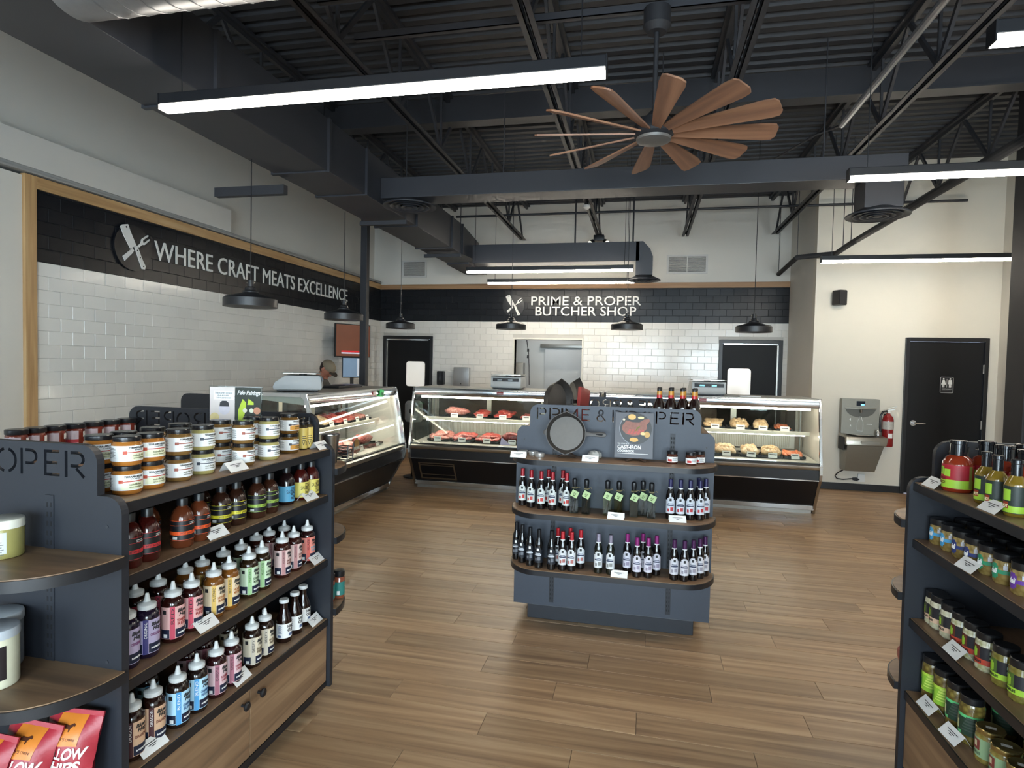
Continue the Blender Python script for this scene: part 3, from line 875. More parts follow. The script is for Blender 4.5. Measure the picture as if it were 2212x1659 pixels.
# wall speaker
t = thing('wall_speaker', 'small black speaker high on the restroom wall', 'speaker', (2.67, YR - .09, 2.62), math.radians(28))
obj('cabinet', MB().prism(rrect(-.07, .07, 0, .21, .02), -.06, .06), BLK, t)
obj('grille_cloth', MB().prism(rrect(-.06, .06, .012, .198, .015), -.066, -.06), BLKM, t)
obj('bracket', MB().box(-.012, .012, .06, .12, .08, .13), BLK, t, smooth=False)
obj('knob', MB().cyl((.07, 0, .08), (.09, 0, .08), .012, n=10), BLK, t)
# bottle filler / drinking fountain
FB = M('fountain_grey', '8f8d84', .42, .55, noise=(30, .05))
FS = M('fountain_steel', 'a39d92', .3, .9, noise=(30, .05))
fx = 2.99
t = thing('bottle_filler', 'grey wall drinking fountain with bottle filling station', 'drinking fountain', (fx, YR, 0))
obj('back_panel', MB().prism(rrect(-.24, .24, .82, 1.31, .015), -.11, -.002), FB, t)
al = MB(); P = [(-.19, 1.17)] + [(.19 * math.sin(a), 1.17 - .12 * math.cos(a)) for a in [math.radians(v) for v in range(-80, 81, 16)]] + [(.19, 1.17)]
obj('alcove', al.prism(P, -.113, -.1), M('alcove_dark', '5c5b56', .4, .4), t)
obj('rim', MB().box(-.2, .2, -.125, -.105, 1.165, 1.19), FB, t, bevel=.006)
obj('nozzle', MB().cyl((0, -.13, 1.16), (0, -.13, 1.12), .018, .012, 12), FS, t)
obj('display', MB().box(-.055, .055, -.116, -.108, 1.215, 1.28), M('lcd_dark', '161d2a', .2), t)
obj('display_light', MB().box(0, .045, -.1175, -.116, 1.222, 1.238), M('lcd_blue', '6aa8e8', .2, emit=('7ab4ff', 2)), t)
bo = [(-.035, .86), (-.038, .87), (-.038, .98), (-.034, 1.0), (-.016, 1.03), (-.016, 1.06), (.016, 1.06), (.016, 1.03), (.034, 1.0), (.038, .98), (.038, .87), (.035, .86), (-.035, .86)]
obj('bottle_outline', MB().tube([(u, -.112, v) for u, v in bo], .003, 5), PAPER, t)
obj('print', MB().prism([(-.14, 1.02), (-.12, 1.0), (-.12, 1.04)], -.112, -.11).prism([(-.12, .95), (-.11, .92), (-.13, .92)], -.112, -.11).box(.08, .15, -.112, -.11, .955, .962), PAPER, t, smooth=False)
ba = MB(); ba.add([(-.24, -.01, .83), (.24, -.01, .83), (.29, -.34, .80), (-.24, -.34, .80), (-.235, -.01, .64), (.235, -.01, .64), (.26, -.36, .68), (-.24, -.36, .68)], [(0, 3, 2, 1), (4, 5, 6, 7), (0, 1, 5, 4), (1, 2, 6, 5), (2, 3, 7, 6), (3, 0, 4, 7)])
obj('basin', ba, FS, t, bevel=.02)
obj('basin_bowl', MB().lathe([(0, .0), (.12, .002), (.19, .012), (.2, .02)], 24, (0, -.19, .805), 1, .7), CHROME, t)
obj('push_bar', MB().prism(rrect(-.06, .17, .71, .745, .014), -.375, -.355), FS, t)
obj('bubbler', MB().lathe([(0, 0), (.025, 0), (.022, .05), (.012, .075), (0, .08)], 14, (.2, -.2, .815)), CHROME, t)
sk = MB(); sk.add([(-.22, -.01, .65), (.23, -.01, .65), (.24, -.33, .68), (-.22, -.33, .68), (-.21, -.01, .3), (.21, -.01, .3), (.19, -.17, .3), (-.19, -.17, .3)], [(0, 3, 2, 1), (4, 5, 6, 7), (0, 1, 5, 4), (1, 2, 6, 5), (2, 3, 7, 6), (3, 0, 4, 7)])
obj('skirt', sk, FB, t, bevel=.008)
obj('side_louver', MB().box(-.252, -.24, -.28, -.05, .6, .78), BLKM, t, smooth=False)
t = thing('power_cord', 'black cord and plug below the bottle filler', 'cord', (fx, YR - .02, 0))
obj('cable', MB().tube([(-.17, -.05, .3), (-.24, -.03, .25), (-.27, -.01, .2), (-.24, 0, .16), (-.16, 0, .15), (-.07, 0, .165), (-.02, 0, .17)], .008, 6), BLK, t)
obj('plug', MB().prism([(-.04, .15), (.01, .14), (.05, .165), (.01, .19), (-.04, .185)], -.02, .005), BLK, t)
obj('outlet_plate', MB().prism(rrect(.03, .12, .13, .24, .008), 0, .018), WHITE, t)
# fire extinguisher
RED = M('extinguisher_red', '8e1418', .3, coat=.4)
t = thing('fire_extinguisher', 'red fire extinguisher hanging beside the bottle filler', 'fire extinguisher', (3.35, YR - .085, .66))
obj('cylinder', MB().lathe([(0, 0), (.066, 0), (.07, .01), (.07, .36), (.06, .41), (.03, .44), (.025, .46), (0, .46)], 28), RED, t)
obj('label_band', MB().band(.0715, .24, .35, -80, 80, 16), M('ext_label', 'b7b4ae', .5, noise=(60, .25)), t)
obj('tag', MB().band(.072, .12, .185, -15, 35, 6), PAPER, t)
obj('valve', MB().cyl((0, 0, .455), (0, 0, .5), .022, n=12).bar((-.01, 0, .5), (.08, -.01, .52), .02, .012).bar((0, 0, .53), (.1, -.01, .56), .02, .006), STEEL, t)
obj('gauge', MB().cyl((0, -.02, .48), (0, -.035, .48), .016, n=14), WHITE, t)
obj('hose', MB().tube([(-.02, 0, .49), (-.07, -.01, .48), (-.1, -.01, .42), (-.105, -.01, .3), (-.095, -.01, .2)], .014, 8), BLK, t)
obj('bracket', MB().box(-.03, .03, .07, .085, .2, .45), BLK, t, smooth=False)
# ================================================================== DISPLAY GONDOLAS
def stroke(pts, t):
    pts = [Vector((p[0], p[1])) for p in pts]; L = []; R = []
    for i, p in enumerate(pts):
        a = (p - pts[i - 1]).normalized() if i else (pts[1] - p).normalized()
        b = (pts[i + 1] - p).normalized() if i < len(pts) - 1 else a
        n1 = Vector((-a.y, a.x)); n2 = Vector((-b.y, b.x)); n_ = (n1 + n2)
        n_ = n_.normalized() / max(.5, n_.normalized().dot(n1))
        L.append(p + n_ * t / 2); R.append(p - n_ * t / 2)
    return [(p.x, p.y) for p in L + R[::-1]]


def arc(cx, cy, rx, ry, a0, a1, n=10):
    return [(cx + rx * math.cos(math.radians(a0 + (a1 - a0) * i / n)), cy + ry * math.sin(math.radians(a0 + (a1 - a0) * i / n))) for i in range(n + 1)]


def glyph(ch):
    t = .115
    if ch == 'I': return [[(0, 0), (t, 0), (t, 1), (0, 1)]], .12
    if ch == 'E': return [[(0, 0), (.72, 0), (.72, t), (t, t), (t, .45), (.62, .45), (.62, .45 + t), (t, .45 + t), (t, 1 - t), (.7, 1 - t), (.7, 1), (0, 1)]], .72
    if ch == 'M': return [[(0, 0), (t, 0), (t, .72), (.5, .22), (.92, .72), (.92, 0), (1.04, 0), (1.04, 1), (.94, 1), (.52, .44), (.1, 1), (0, 1)]], 1.04
    if ch in 'PR':
        g = [[(0, 0), (t, 0), (t, 1), (0, 1)], stroke([(.24, .94)] + arc(.5, .69, .25, .25, 90, -90, 9) + [(.24, .44)], t)]
        if ch == 'R': g.append(stroke([(.47, .35), (.78, .02)], t))
        return g, .8
    if ch == 'O':
        return [stroke(arc(.5, .5, .44, .44, 104, 256, 12), t), stroke(arc(.5, .5, .44, .44, 76, -76, 12), t)], 1.0
    if ch == '&':
        return [stroke([(.3, .62)] + arc(.42, .75, .19, .19, 215, -60, 12), t), stroke(arc(.38, .26, .3, .24, 95, 325, 12), t), stroke([(.38, .6), (.84, .04)], t * .9)], .9


def stencil_mesh(name, hw, ht, zb, zs, zt, th, words_=None):
    r = .05
    o = [(-hw, zb), (hw, zb), (hw, zs - r)] + arc(hw - r, zs - r, r, r, 0, 90, 6)[1:] + [(ht, zs)] + [(ht, zt - .055)] + arc(ht - .055, zt - .055, .055, .055, 0, 90, 6)[1:]
    o += [(-x, z) for x, z in o[::-1] if z > zb]
    loops = [o]
    if words_:
        lay = {'P': 355, 'R': 480, 'I': 598, 'M': 640, 'E': 800, '&': 945}
        pos = [355, 480, 598, 640, 800, None, 945, None, 1100, 1228, 1370, 1512, 1645, 1758]
        H = .078; k = 1.0 / 1510
        for ch, x in zip('PRIME & PROPER', pos):
            if x is None: continue
            g, w_ = glyph(ch)
            wpx = {'P': 95, 'R': 108, 'I': 22, 'M': 125, 'E': 85, '&': 98, 'O': 122}[ch]
            for lp in g:
                loops.append([((x - 355) * k - .5 + u / w_ * wpx * k, zt - .098 + v * H) for u, v in lp])
    cu = bpy.data.curves.new(name, 'CURVE'); cu.dimensions = '2D'; cu.fill_mode = 'BOTH'; cu.extrude = th / 2
    for lp in loops:
        sp = cu.splines.new('POLY'); sp.points.add(len(lp) - 1); sp.use_cyclic_u = True
        for i, (x, z) in enumerate(lp): sp.points[i].co = (x, z, 0, 1)
    ob = bpy.data.objects.new(name, cu)
    me = bpy.data.meshes.new_from_object(ob)
    bpy.data.objects.remove(ob)
    for v in me.vertices: v.co = (v.co.x, -v.co.z, v.co.y)
    me.name = name
    for p in me.polygons: p.use_smooth = False
    return me


SHW = wood('shelf_wood_x', '6c5643', '866a50', '9d8062', 'x', .42, 20)
SHWY = wood('shelf_wood_y', '6c5643', '866a50', '9d8062', 'y', .42, 20)
EDGE = M('shelf_edge_black', '1a1b1f', .4)
HWID, GL = .63, 1.225


def dshelf(t, z, y, sgn, depth=.26):
    hw, rx = .645, .2
    P = [(-hw, 0), (-hw, -.02)] + [(-hw + rx - rx * math.cos(a), -.02 - (depth - .02) * math.sin(a)) for a in [PI / 2 * i / 8 for i in range(9)]][1:]
    P += [(-x, yy) for x, yy in P[::-1]]
    Q = [(x, y + sgn * -yy * -1 if sgn < 0 else y - yy) for x, yy in P]
    Q = [(x, y + (yy if sgn < 0 else -yy)) for x, yy in P]
    if sgn > 0: Q = Q[::-1]
    s_ = obj('end_shelf', MB().prism(Q, z - .034, z - .003, 'z'), EDGE, t)
    Qi = [(x * .992, y + (v - y) * .985) for x, v in Q]
    obj('shelf_top', MB().prism(Qi, z - .003, z, 'z'), SHW, s_)
    for sx in (-.375, .375): obj('bracket', MB().prism([(y, z - .034), (y + (-.2 if sgn < 0 else .2), z - .034), (y + (-.04 if sgn < 0 else .04), z - .075), (y, z - .075)], sx - .004, sx + .004, 'x'), BLKM, s_)
    return s_


def gondola(label, cx, y0, near_shelves, far_shelves, cut=True, panel=None, long_shelves=(1.044, .727), gtop=1.269):
    t = thing('gondola_shelf', label, 'shelf unit', (cx, y0, 0), group='black gondola shelf units')
    pm = stencil_mesh('end_panel', HWID, .545, .095, 1.288, 1.435, .025, True)
    pm.materials.append(panel or CHAR)
    obj('end_panel', pm, CHAR, t, (0, .0125, 0)); o = obj('end_panel', pm, CHAR, t, (0, GL - .0125, 0), (0, 0, PI))
    obj('spine', MB().box(-.012, .012, .026, GL - .026, .12, 1.235), BLKM, t, smooth=False)
    obj('plinth', MB().box(-.535, .535, .004, GL - .004, 0, .094), CHAR, t, smooth=False, bevel=.003)
    obj('bottom_board', MB().box(-.612, .612, .026, GL - .026, .096, .12), EDGE, t, smooth=False)
    b = obj('top_shelf', MB().box(-.618, .618, .026, GL - .026, gtop - .034, gtop - .003), EDGE, t, smooth=False)
    obj('shelf_top', MB().box(-.612, .612, .027, GL - .027, gtop - .003, gtop), SHWY, b, smooth=False)
    for sg in (-1, 1):
        for z in long_shelves:
            a, c_ = sorted((sg * .013, sg * .612)); b = obj('shelf', MB().box(a, c_, .026, GL - .026, z - .034, z - .003), EDGE, t, smooth=False)
            a, c_ = sorted((sg * .014, sg * .606)); obj('shelf_top', MB().box(a, c_, .027, GL - .027, z - .003, z), SHWY, b, smooth=False)
        z = .434
        a, c_ = sorted((sg * .013, sg * .618)); b = obj('cabinet_top', MB().box(a, c_, .026, GL - .026, z - .034, z - .003), EDGE, t, smooth=False)
        a, c_ = sorted((sg * .014, sg * .612)); obj('shelf_top', MB().box(a, c_, .027, GL - .027, z - .003, z), SHWY, b, smooth=False)
        for ya, yb, kn in ((.03, GL / 2 - .002, GL / 2 - .05), (GL / 2 + .002, GL - .03, GL / 2 + .05)):
            a, c_ = sorted((sg * .594, sg * .612)); dr = obj('cabinet_door', MB().box(a, c_, ya, yb, .124, .397), SHWY, t, smooth=False, bevel=.002)
            kb = MB().lathe([(0, 0), (.006, 0), (.006, .016), (.017, .02), (.018, .026), (.012, .031), (0, .032)], 16); kb.v = [(sg * (.612 + z_), kn + x, .357 + y) for x, y, z_ in kb.v]
            obj('knob', kb, BLK, dr)
    for z in near_shelves: dshelf(t, z, 0, -1)
    for z in far_shelves: dshelf(t, z, GL, 1)
    for sx in (-.375, .375):
        for yy, sg in ((-.003, -1), (GL + .003, 1)):
            st = obj('slotted_standard', MB().box(sx - .016, sx + .016, min(yy, yy - sg * .003), max(yy, yy - sg * .003), .12, 1.28), CHAR, t, smooth=False)
            sl = MB()
            for i in range(40):
                z = .14 + i * .0283
                for dx in (-.007, .007): sl.box(sx + dx - .0025, sx + dx + .0025, yy - .0006 if sg < 0 else yy, yy if sg < 0 else yy + .0006, z, z + .014)
            obj('slots', sl, M('slot_black', '0a0b0e', .8), st, smooth=False, kind='stuff')
    for sx in (-.58, .58):
        for z in (.35, .8, 1.2): obj('screw', MB().cyl((sx, .0, z), (sx, -.002, z), .005, n=8), STEELB, t)
    return t


LX, LY, RX, RY, IX, IY = -2.09, 1.435, 1.67, 1.43, -.18, 3.9
gondola('black gondola shelf unit full of sauces at the left foreground', LX, LY, (1.12, .78, .42), (1.17, .83, .474))
gondola('black gondola shelf unit of pickle jars at the right picture edge', RX, RY, (), (1.114, .82, .455))
gondola('charcoal gondola shelf unit with vinegar bottles in the centre aisle', IX, IY, (1.107, .77, .415), (1.107,), panel=M('charcoal_panel_daylit', '3a404b', .5, noise=(60, .06), bump=(300, .05)))  # island's stronger daylight put into the colour: lighter, bluer copy of CHAR
# narrow display fixture behind the left gondola
t = thing('display_stand', 'narrow black display panel rising behind the left gondola', 'display stand', (-3.0, 3.72, 0))
pm = stencil_mesh('end_panel', .30, .26, .02, 1.30, 1.435, .025); pm.materials.append(BLKM)
obj('end_panel', pm, BLKM, t, (0, 0, 0))
obj('plinth', MB().box(-.28, .28, 0, .3, 0, .1), BLKM, t, smooth=False)
for z in (.45, .85): obj('shelf', MB().box(-.28, .28, .014, .3, z - .03, z), EDGE, t, smooth=False)

# ================================================================== MEAT CASES
WINT = M('case_white_liner', 'dedbd2', .35)
CASEB = M('case_black_panel', '17171a', .35, noise=(6, .1))
GREYT = M('case_grey_top', 'b1afa9', .35, .3, noise=(5, .03))
TUBE = emitter('case_tube', 'fff2df', CASE)


def meat_case(label, loc, rz, L, grille_x=None, left_end=True, right_end=True, badge=None):
    t = thing('meat_case', label, 'display case', loc, rz, group='glass-front meat cases')
    obj('kick_plate', MB().box(.04, L - .04, .24, .95, 0, .1), STEEL, t, smooth=False)
    obj('kick_rail', MB().box(.02, L - .02, .205, .24, .045, .1), CHROME, t, smooth=False, bevel=.004)
    lp = MB(); lp.prism([(.215, .1), (.02, .425), (.3, .425), (.3, .1)], .03, L - .03, 'x'); obj('lower_panel', lp, CASEB, t, smooth=False)
    obj('trim_strip', MB().box(.03, L - .03, .004, .022, .424, .436), CHROME, t, smooth=False)
    obj('upper_panel', MB().box(.03, L - .03, .012, .3, .436, .55), CASEB, t, smooth=False)
    obj('bumper', MB().prism([(0, .555), (-.012, .575), (-.012, .60), (0, .615), (.05, .615), (.05, .55), (.012, .55)], .01, L - .01, 'x'), STEEL, t)
    obj('glass_gasket', MB().box(.03, L - .03, .015, .04, .615, .628), BLK, t, smooth=False)
    if grille_x:
        a, b = grille_x
        g = MB()
        fr = [(.115, .25), (.115, .26)]
        def pl(z): return .215 - (z - .1) / .325 * .195
        f = MB()
        for z0, z1 in ((.13, .15), (.355, .37)):
            f.prism([(pl(z0) - .012, z0), (pl(z1) - .012, z1), (pl(z1) + .01, z1), (pl(z0) + .01, z0)], a, b, 'x')
        for xa, xb in ((a, a + .02), (b - .02, b)):
            f.prism([(pl(.13) - .012, .13), (pl(.37) - .012, .37), (pl(.37) + .01, .37), (pl(.13) + .01, .13)], xa, xb, 'x')
        gr = obj('vent_grille', f, STEEL, t, smooth=False)
        for i in range(7):
            z = .165 + i * .027
            obj('louver', MB().prism([(pl(z) - .01, z), (pl(z + .012) - .01, z + .012), (pl(z) + .004, z + .003)], a + .02, b - .02, 'x'), CASEB if i not in (1, 6) else STEEL, gr, smooth=False)
    gl = MB(); gl.prism([(.028, .62), (.135, 1.26), (.143, 1.26), (.036, .62)], .035, L - .035, 'x'); obj('front_glass', gl, GLASS, t, smooth=False)
    hd = MB(); hd.prism([(.13, 1.255), (.115, 1.30), (.13, 1.352), (.16, 1.352), (.17, 1.26)], .01, L - .01, 'x'); obj('header', hd, CHROME, t)
    obj('top_deck', MB().box(.01, L - .01, .14, .86, 1.335, 1.36), GREYT, t, smooth=False, bevel=.004)
    obj('canopy_panel', MB().prism([(.15, 1.335), (.86, 1.335), (.86, 1.31), (.15, 1.25)], .03, L - .03, 'x'), WINT, t, smooth=False)
    obj('pan_floor', MB().prism([(.05, .612), (.05, .63), (.9, .66), (.9, .64)], .03, L - .03, 'x'), WINT, t, smooth=False)
    obj('tank', MB().box(.03, L - .03, .3, .98, .1, .61), CASEB, t, smooth=False)
    obj('air_grille', MB().box(.1, L - .1, .885, .9, .68, .86), WINT, t, smooth=False)
    gv = MB()
    nb = int((L - .3) / .022)
    for i in range(nb): gv.box(.15 + i * .022, .157 + i * .022, .88, .885, .69, .85)
    obj('air_grille_bars', gv, M('air_bar', 'b9b29f', .5), t, smooth=False, kind='stuff')
    obj('shelf', MB().box(.06, L - .06, .36, .82, .925, .945), CHROME, t, smooth=False, bevel=.003)
    obj('shelf_price_rail', MB().prism([(.352, .91), (.345, .95), (.36, .955), (.362, .91)], .06, L - .06, 'x'), M('price_rail', 'f0ece0', .3), t, smooth=False)
    obj('lamp_tube', MB().cyl((.1, .2, 1.235), (L - .1, .2, 1.235), .014, n=10), TUBE, t)
    obj('lamp_tube', MB().cyl((.1, .40, .905), (L - .1, .40, .905), .009, n=8), TUBE, t)
    nd = 3
    for i in range(nd):
        a = .06 + (L - .12) * i / nd; b = a + (L - .12) / nd
        f = MB().box(a, a + .035, .9, .93, .87, 1.31).box(b - .035, b, .9, .93, .87, 1.31).box(a, b, .9, .93, 1.28, 1.31).box(a, b, .9, .93, .87, .9)
        dr = obj('rear_door', f, M('rear_frame', 'a8a49a', .35, .6), t, smooth=False)
        obj('rear_pane', MB().box(a + .035, b - .035, .912, .918, .9, 1.28), glass('rear_glass', 'b8b6b4'), dr, smooth=False)
    obj('shelf_post', MB().box(.05, .065, .8, .83, .63, 1.28), STEEL, t, smooth=False); obj('shelf_post', MB().box(L - .065, L - .05, .8, .83, .63, 1.28), STEEL, t, smooth=False)
    prof = [(.24, .02), (.24, .1), (.0, .43), (-.015, .5), (-.015, .62), (.115, 1.3), (.14, 1.362), (.88, 1.362), (.98, .62), (.98, .02)]
    for xx, on in ((0, left_end), (L - .03, right_end)):
        fr = MB()
        Pp = [(y, z) for y, z in prof if True]
        fr.prism([(.24, .02), (.24, .1), (.0, .43), (-.015, .5), (-.015, .62), (.05, .62), (.05, .5), (.3, .5), (.98, .62), (.98, .02)], xx, xx + .03, 'x')
        e = obj('end_panel', fr, STEEL, t, smooth=False)
        obj('end_post', MB().prism([(-.018, .6), (.112, 1.3), (.135, 1.365), (.2, 1.365), (.2, 1.33), (.15, 1.29), (.03, .6)], xx, xx + .03, 'x'), CHROME, t, smooth=False, bevel=.005)
        obj('end_rail', MB().box(xx, xx + .03, .2, .88, 1.33, 1.363), CHROME, t, smooth=False)
        obj('end_glass', MB().prism([(.035, .62), (.15, 1.29), (.2, 1.33), (.88, 1.33), (.95, .62)], xx + .012, xx + .018, 'x'), WINT if (xx > 0) else GLASS, t, smooth=False)
        obj('end_foot', MB().prism([(.24, .0), (.02, .43), (.05, .43), (.27, .0)], xx - .001, xx + .031, 'x'), STEEL, t, smooth=False)
    if badge:
        bg_ = obj('badge', MB().prism(rrect(badge - .045, badge + .045, 1.295, 1.33, .008), .108, .122), M('badge_red', '8e1a22', .3), t)
        obj('badge_lettering', text('Hussmann', .018, .0006).move(badge, .107, 1.306), PAPER, bg_)
    return t


CASE_BL = ((-3.0, 7.4, 0), 0, 2.5); CASE_BR = ((-.47, 7.4, 0), 0, 2.5); CASE_L = ((-3.03, 5.2, 0), PI / 2, 2.16)
meat_case('chrome and glass meat case at the left of the back row with a floor vent', *CASE_BL, grille_x=(.12, .62), badge=1.2)
meat_case('chrome and glass meat case at the right end of the back row', *CASE_BR, badge=1.18)
meat_case('chrome and glass meat case along the left side behind the gondola', *CASE_L, badge=1.45)

def meat(name, c1, c2, c3, sc=38):
    m = M(name, c2, .32); t = m.node_tree; b = t.nodes['Principled BSDF']
    tc = t.nodes.new('ShaderNodeTexCoord'); oi = t.nodes.new('ShaderNodeObjectInfo'); ad = t.nodes.new('ShaderNodeVectorMath'); ad.operation = 'ADD'
    n = t.nodes.new('ShaderNodeTexNoise'); n.inputs['Scale'].default_value = sc; n.inputs['Detail'].default_value = 5; n.inputs['Distortion'].default_value = 1.5
    t.links.new(tc.outputs['Object'], ad.inputs[0]); t.links.new(oi.outputs['Random'], ad.inputs[1]); t.links.new(ad.outputs[0], n.inputs['Vector'])
    cr = t.nodes.new('ShaderNodeValToRGB'); e = cr.color_ramp.elements
    e[0].position = .34; e[0].color = hx(c1); e[1].position = .68; e[1].color = hx(c3); k = e.new(.52); k.color = hx(c2)
    t.links.new(n.outputs['Fac'], cr.inputs[0]); t.links.new(cr.outputs[0], b.inputs['Base Color'])
    bp = t.nodes.new('ShaderNodeBump'); bp.inputs['Strength'].default_value = .5; bp.inputs['Distance'].default_value = .004
    t.links.new(n.outputs['Fac'], bp.inputs['Height']); t.links.new(bp.outputs[0], b.inputs['Normal'])
    return m


MEATR = meat('meat_red', '7c1f20', 'b0403c', 'd99a8c'); MEATP = meat('meat_pink', 'a8534e', 'c98078', 'dfb8a8'); MEATD = meat('meat_dark', '571a1f', '8a3034', 'b86a60')
FAT = meat('meat_pale', '8a6a44', 'c2a074', 'dcc6a0'); CHICK = meat('chicken_pale', 'a88460', 'cbb08a', 'dfcbb0', 24); SALM = meat('salmon', 'b85a34', 'd0724a', 'e0a888', 26); TRAY = M('tray_black', '1b1c1e', .3)
_sl = {}


def lump(kind, k):
    key = (kind, k)
    if key in _sl: return _sl[key]
    rnd = random.Random(hash(kind) % 97 + k * 7 if False else k * 7 + len(kind))
    ph = [rnd.random() * 6 for _ in range(6)]

    def fn(d): return 1 + .13 * math.sin(3 * d.x + ph[0]) + .1 * math.sin(5 * d.y + ph[1]) + .08 * math.sin(7 * d.z + 4 * d.x + ph[2])
    m = MB()
    if kind == 'steak': m.ball((0, 0, .022), .062, .09, .02, 12, 7, fn)
    elif kind == 'roast': m.ball((0, 0, .055), .17, .075, .055, 16, 9, fn)
    elif kind == 'fillet': m.ball((0, 0, .018), .03, .1, .016, 10, 6, fn)
    elif kind == 'ball': m.ball((0, 0, .045), .07, .07, .05, 14, 8, fn)
    else: m.ball((0, 0, .03), .05, .065, .03, 12, 7, fn)
    _sl[key] = m.mesh('cut', True, 0, 180)
    return _sl[key]


def case_pt(case, x, y, z):
    (ox, oy, oz), rz, L = case
    return Vector((ox + x * math.cos(rz) - y * math.sin(rz), oy + x * math.sin(rz) + y * math.cos(rz), z))


def tray(case, x, upper, kind, mat, n, label, w_=.26, card=True, dx=0):
    z = .946 if upper else .647
    y = .57 if upper else .36
    (ox, oy, oz), rz, L = case
    rg = random.Random(int(x * 100) + (3 if upper else 0))
    t = thing('meat_tray', label, 'meat tray', case_pt(case, x, y, z), rz, group='trays of meat in the cases')
    hw, hd = w_ / 2, .17
    tr = MB().box(-hw, hw, -hd, hd, 0, .006).box(-hw, -hw + .005, -hd, hd, .006, .026).box(hw - .005, hw, -hd, hd, .006, .026).box(-hw, hw, -hd, -hd + .005, .006, .026).box(-hw, hw, hd - .005, hd, .006, .026)
    obj('tray', tr, TRAY, t, smooth=False)
    n = n if kind in ('roast', 'ball') else n + 3
    for i in range(n):
        me = lump(kind, i % 3)
        key = me.name + mat.name
        m2 = _sl.get(key)
        if not m2:
            m2 = me.copy(); m2.materials.append(mat); _sl[key] = m2
        if kind == 'roast': loc = (0, 0, .01); rt_ = (0, 0, .05)
        elif kind == 'fillet': loc = (-hw + .04 + (w_ - .08) * i / max(1, n - 1), rg.uniform(-.02, .02), .012 + .01 * (i % 2)); rt_ = (.15, .2, rg.uniform(-.2, .2))
        elif kind == 'ball': loc = (rg.uniform(-.02, .02), 0, .01); rt_ = (0, 0, rg.random())
        else:
            loc = (-hw + .055 + (w_ - .11) * ((i + .5) / n), -.07 + .14 * ((i * 2) % 3) / 2, .012 + .016 * (i % 3)); rt_ = (.25 + rg.uniform(-.15, .15), rg.uniform(-.3, .3), rg.uniform(-.5, .5))
        o = obj('cut', m2, mat, t, loc, rt_); o.scale = (1.12, 1.12, 1.3)
        if kind in ('roast', 'ball'): o.scale = (w_ / .36, 1.1, 1.2) if kind == 'roast' else (1.35, 1.35, 1.5)
    if card:
        c = thing('price_card', 'price card before ' + label, 'price card', case_pt(case, x + dx, y - .185 if upper else y - .19, z), rz, group='price cards in the meat cases')
        c.rotation_euler = (0, 0, rz + rg.uniform(-.25, .25))
        cm = obj('card', MB().prism([(-.004, 0), (.012, .06), (.014, .06), (-.002, 0)], -.05, .05, 'x'), PAPER, c, smooth=False)
        obj('print', MB().prism([(.0049, .034), (.0075, .044), (.008, .044), (.0054, .034)], -.036, .036, 'x').prism([(.002, .018), (.0035, .024), (.004, .024), (.0025, .018)], -.02, .02, 'x'), INK, c, smooth=False)


S = MEATR, MEATP, MEATD
BLt = [(.50, 1, 'roast', MEATP, 1, 'long pale roast on the upper shelf of the back left case', .36), (.86, 1, 'steak', MEATR, 4, 'red marbled steaks right of the long roast, upper shelf', .2), (1.18, 1, 'steak', MEATR, 5, 'red beef cuts mid upper shelf, back left case', .26), (1.50, 1, 'fillet', MEATR, 5, 'red beef strips at right, upper shelf, back left case', .22), (1.85, 1, 'steak', MEATD, 4, 'dark cuts behind the island sign, upper shelf', .24),
       (.34, 0, 'steak', MEATP, 5, 'pink veined cuts at the left end, lower deck, back left case', .3), (.68, 0, 'steak', MEATR, 6, 'red steak pile second from left, lower deck, back left case', .32), (1.02, 0, 'steak', MEATR, 7, 'red steak pile at mid lower deck, back left case', .32), (1.36, 0, 'roast', MEATD, 1, 'dark whole loin on the lower deck, back left case', .34), (1.74, 0, 'steak', MEATR, 5, 'red rib cuts beside the island on the lower deck', .3), (2.1, 0, 'steak', MEATR, 5, 'red cuts hidden behind the island on the lower deck', .3)]
for x, up, k, mt, n, lab, w_ in BLt: tray(CASE_BL, x, up, k, mt, n, lab, w_)
BRt = [(.82, 1, 'roast', MEATP, 1, 'pink ground loaf at left, upper shelf, back right case', .26), (1.09, 1, 'ball', MEATP, 1, 'round pink ball of ground meat, back right case', .2), (1.36, 1, 'steak', CHICK, 6, 'pale breaded mound third on the upper shelf, back right case', .25), (1.66, 1, 'wing', CHICK, 7, 'pale chicken pieces fourth on the upper shelf, back right case', .25), (1.92, 1, 'wing', CHICK, 5, 'pale chicken portions fifth on the upper shelf, back right case', .2), (2.17, 1, 'fillet', SALM, 4, 'orange-pink fillets at the right of the upper shelf', .2),
       (.55, 0, 'steak', MEATR, 5, 'red steaks half hidden by the island, back right case', .28), (.86, 0, 'steak', MEATR, 6, 'red and white cuts at left, lower deck, back right case', .28), (1.18, 0, 'steak', MEATR, 6, 'bright red cuts second on the lower deck, back right case', .28), (1.48, 0, 'wing', CHICK, 8, 'pale chicken breasts in the middle of the lower deck', .28), (1.76, 0, 'wing', CHICK, 7, 'pale sausages next to the chicken breasts, lower deck', .24), (2.0, 0, 'wing', FAT, 7, 'tan seasoned pieces left of the salmon, lower deck', .24), (2.25, 0, 'fillet', SALM, 6, 'orange salmon fillets at the right end of the lower deck', .24)]
for x, up, k, mt, n, lab, w_ in BRt: tray(CASE_BR, x, up, k, mt, n, lab, w_)
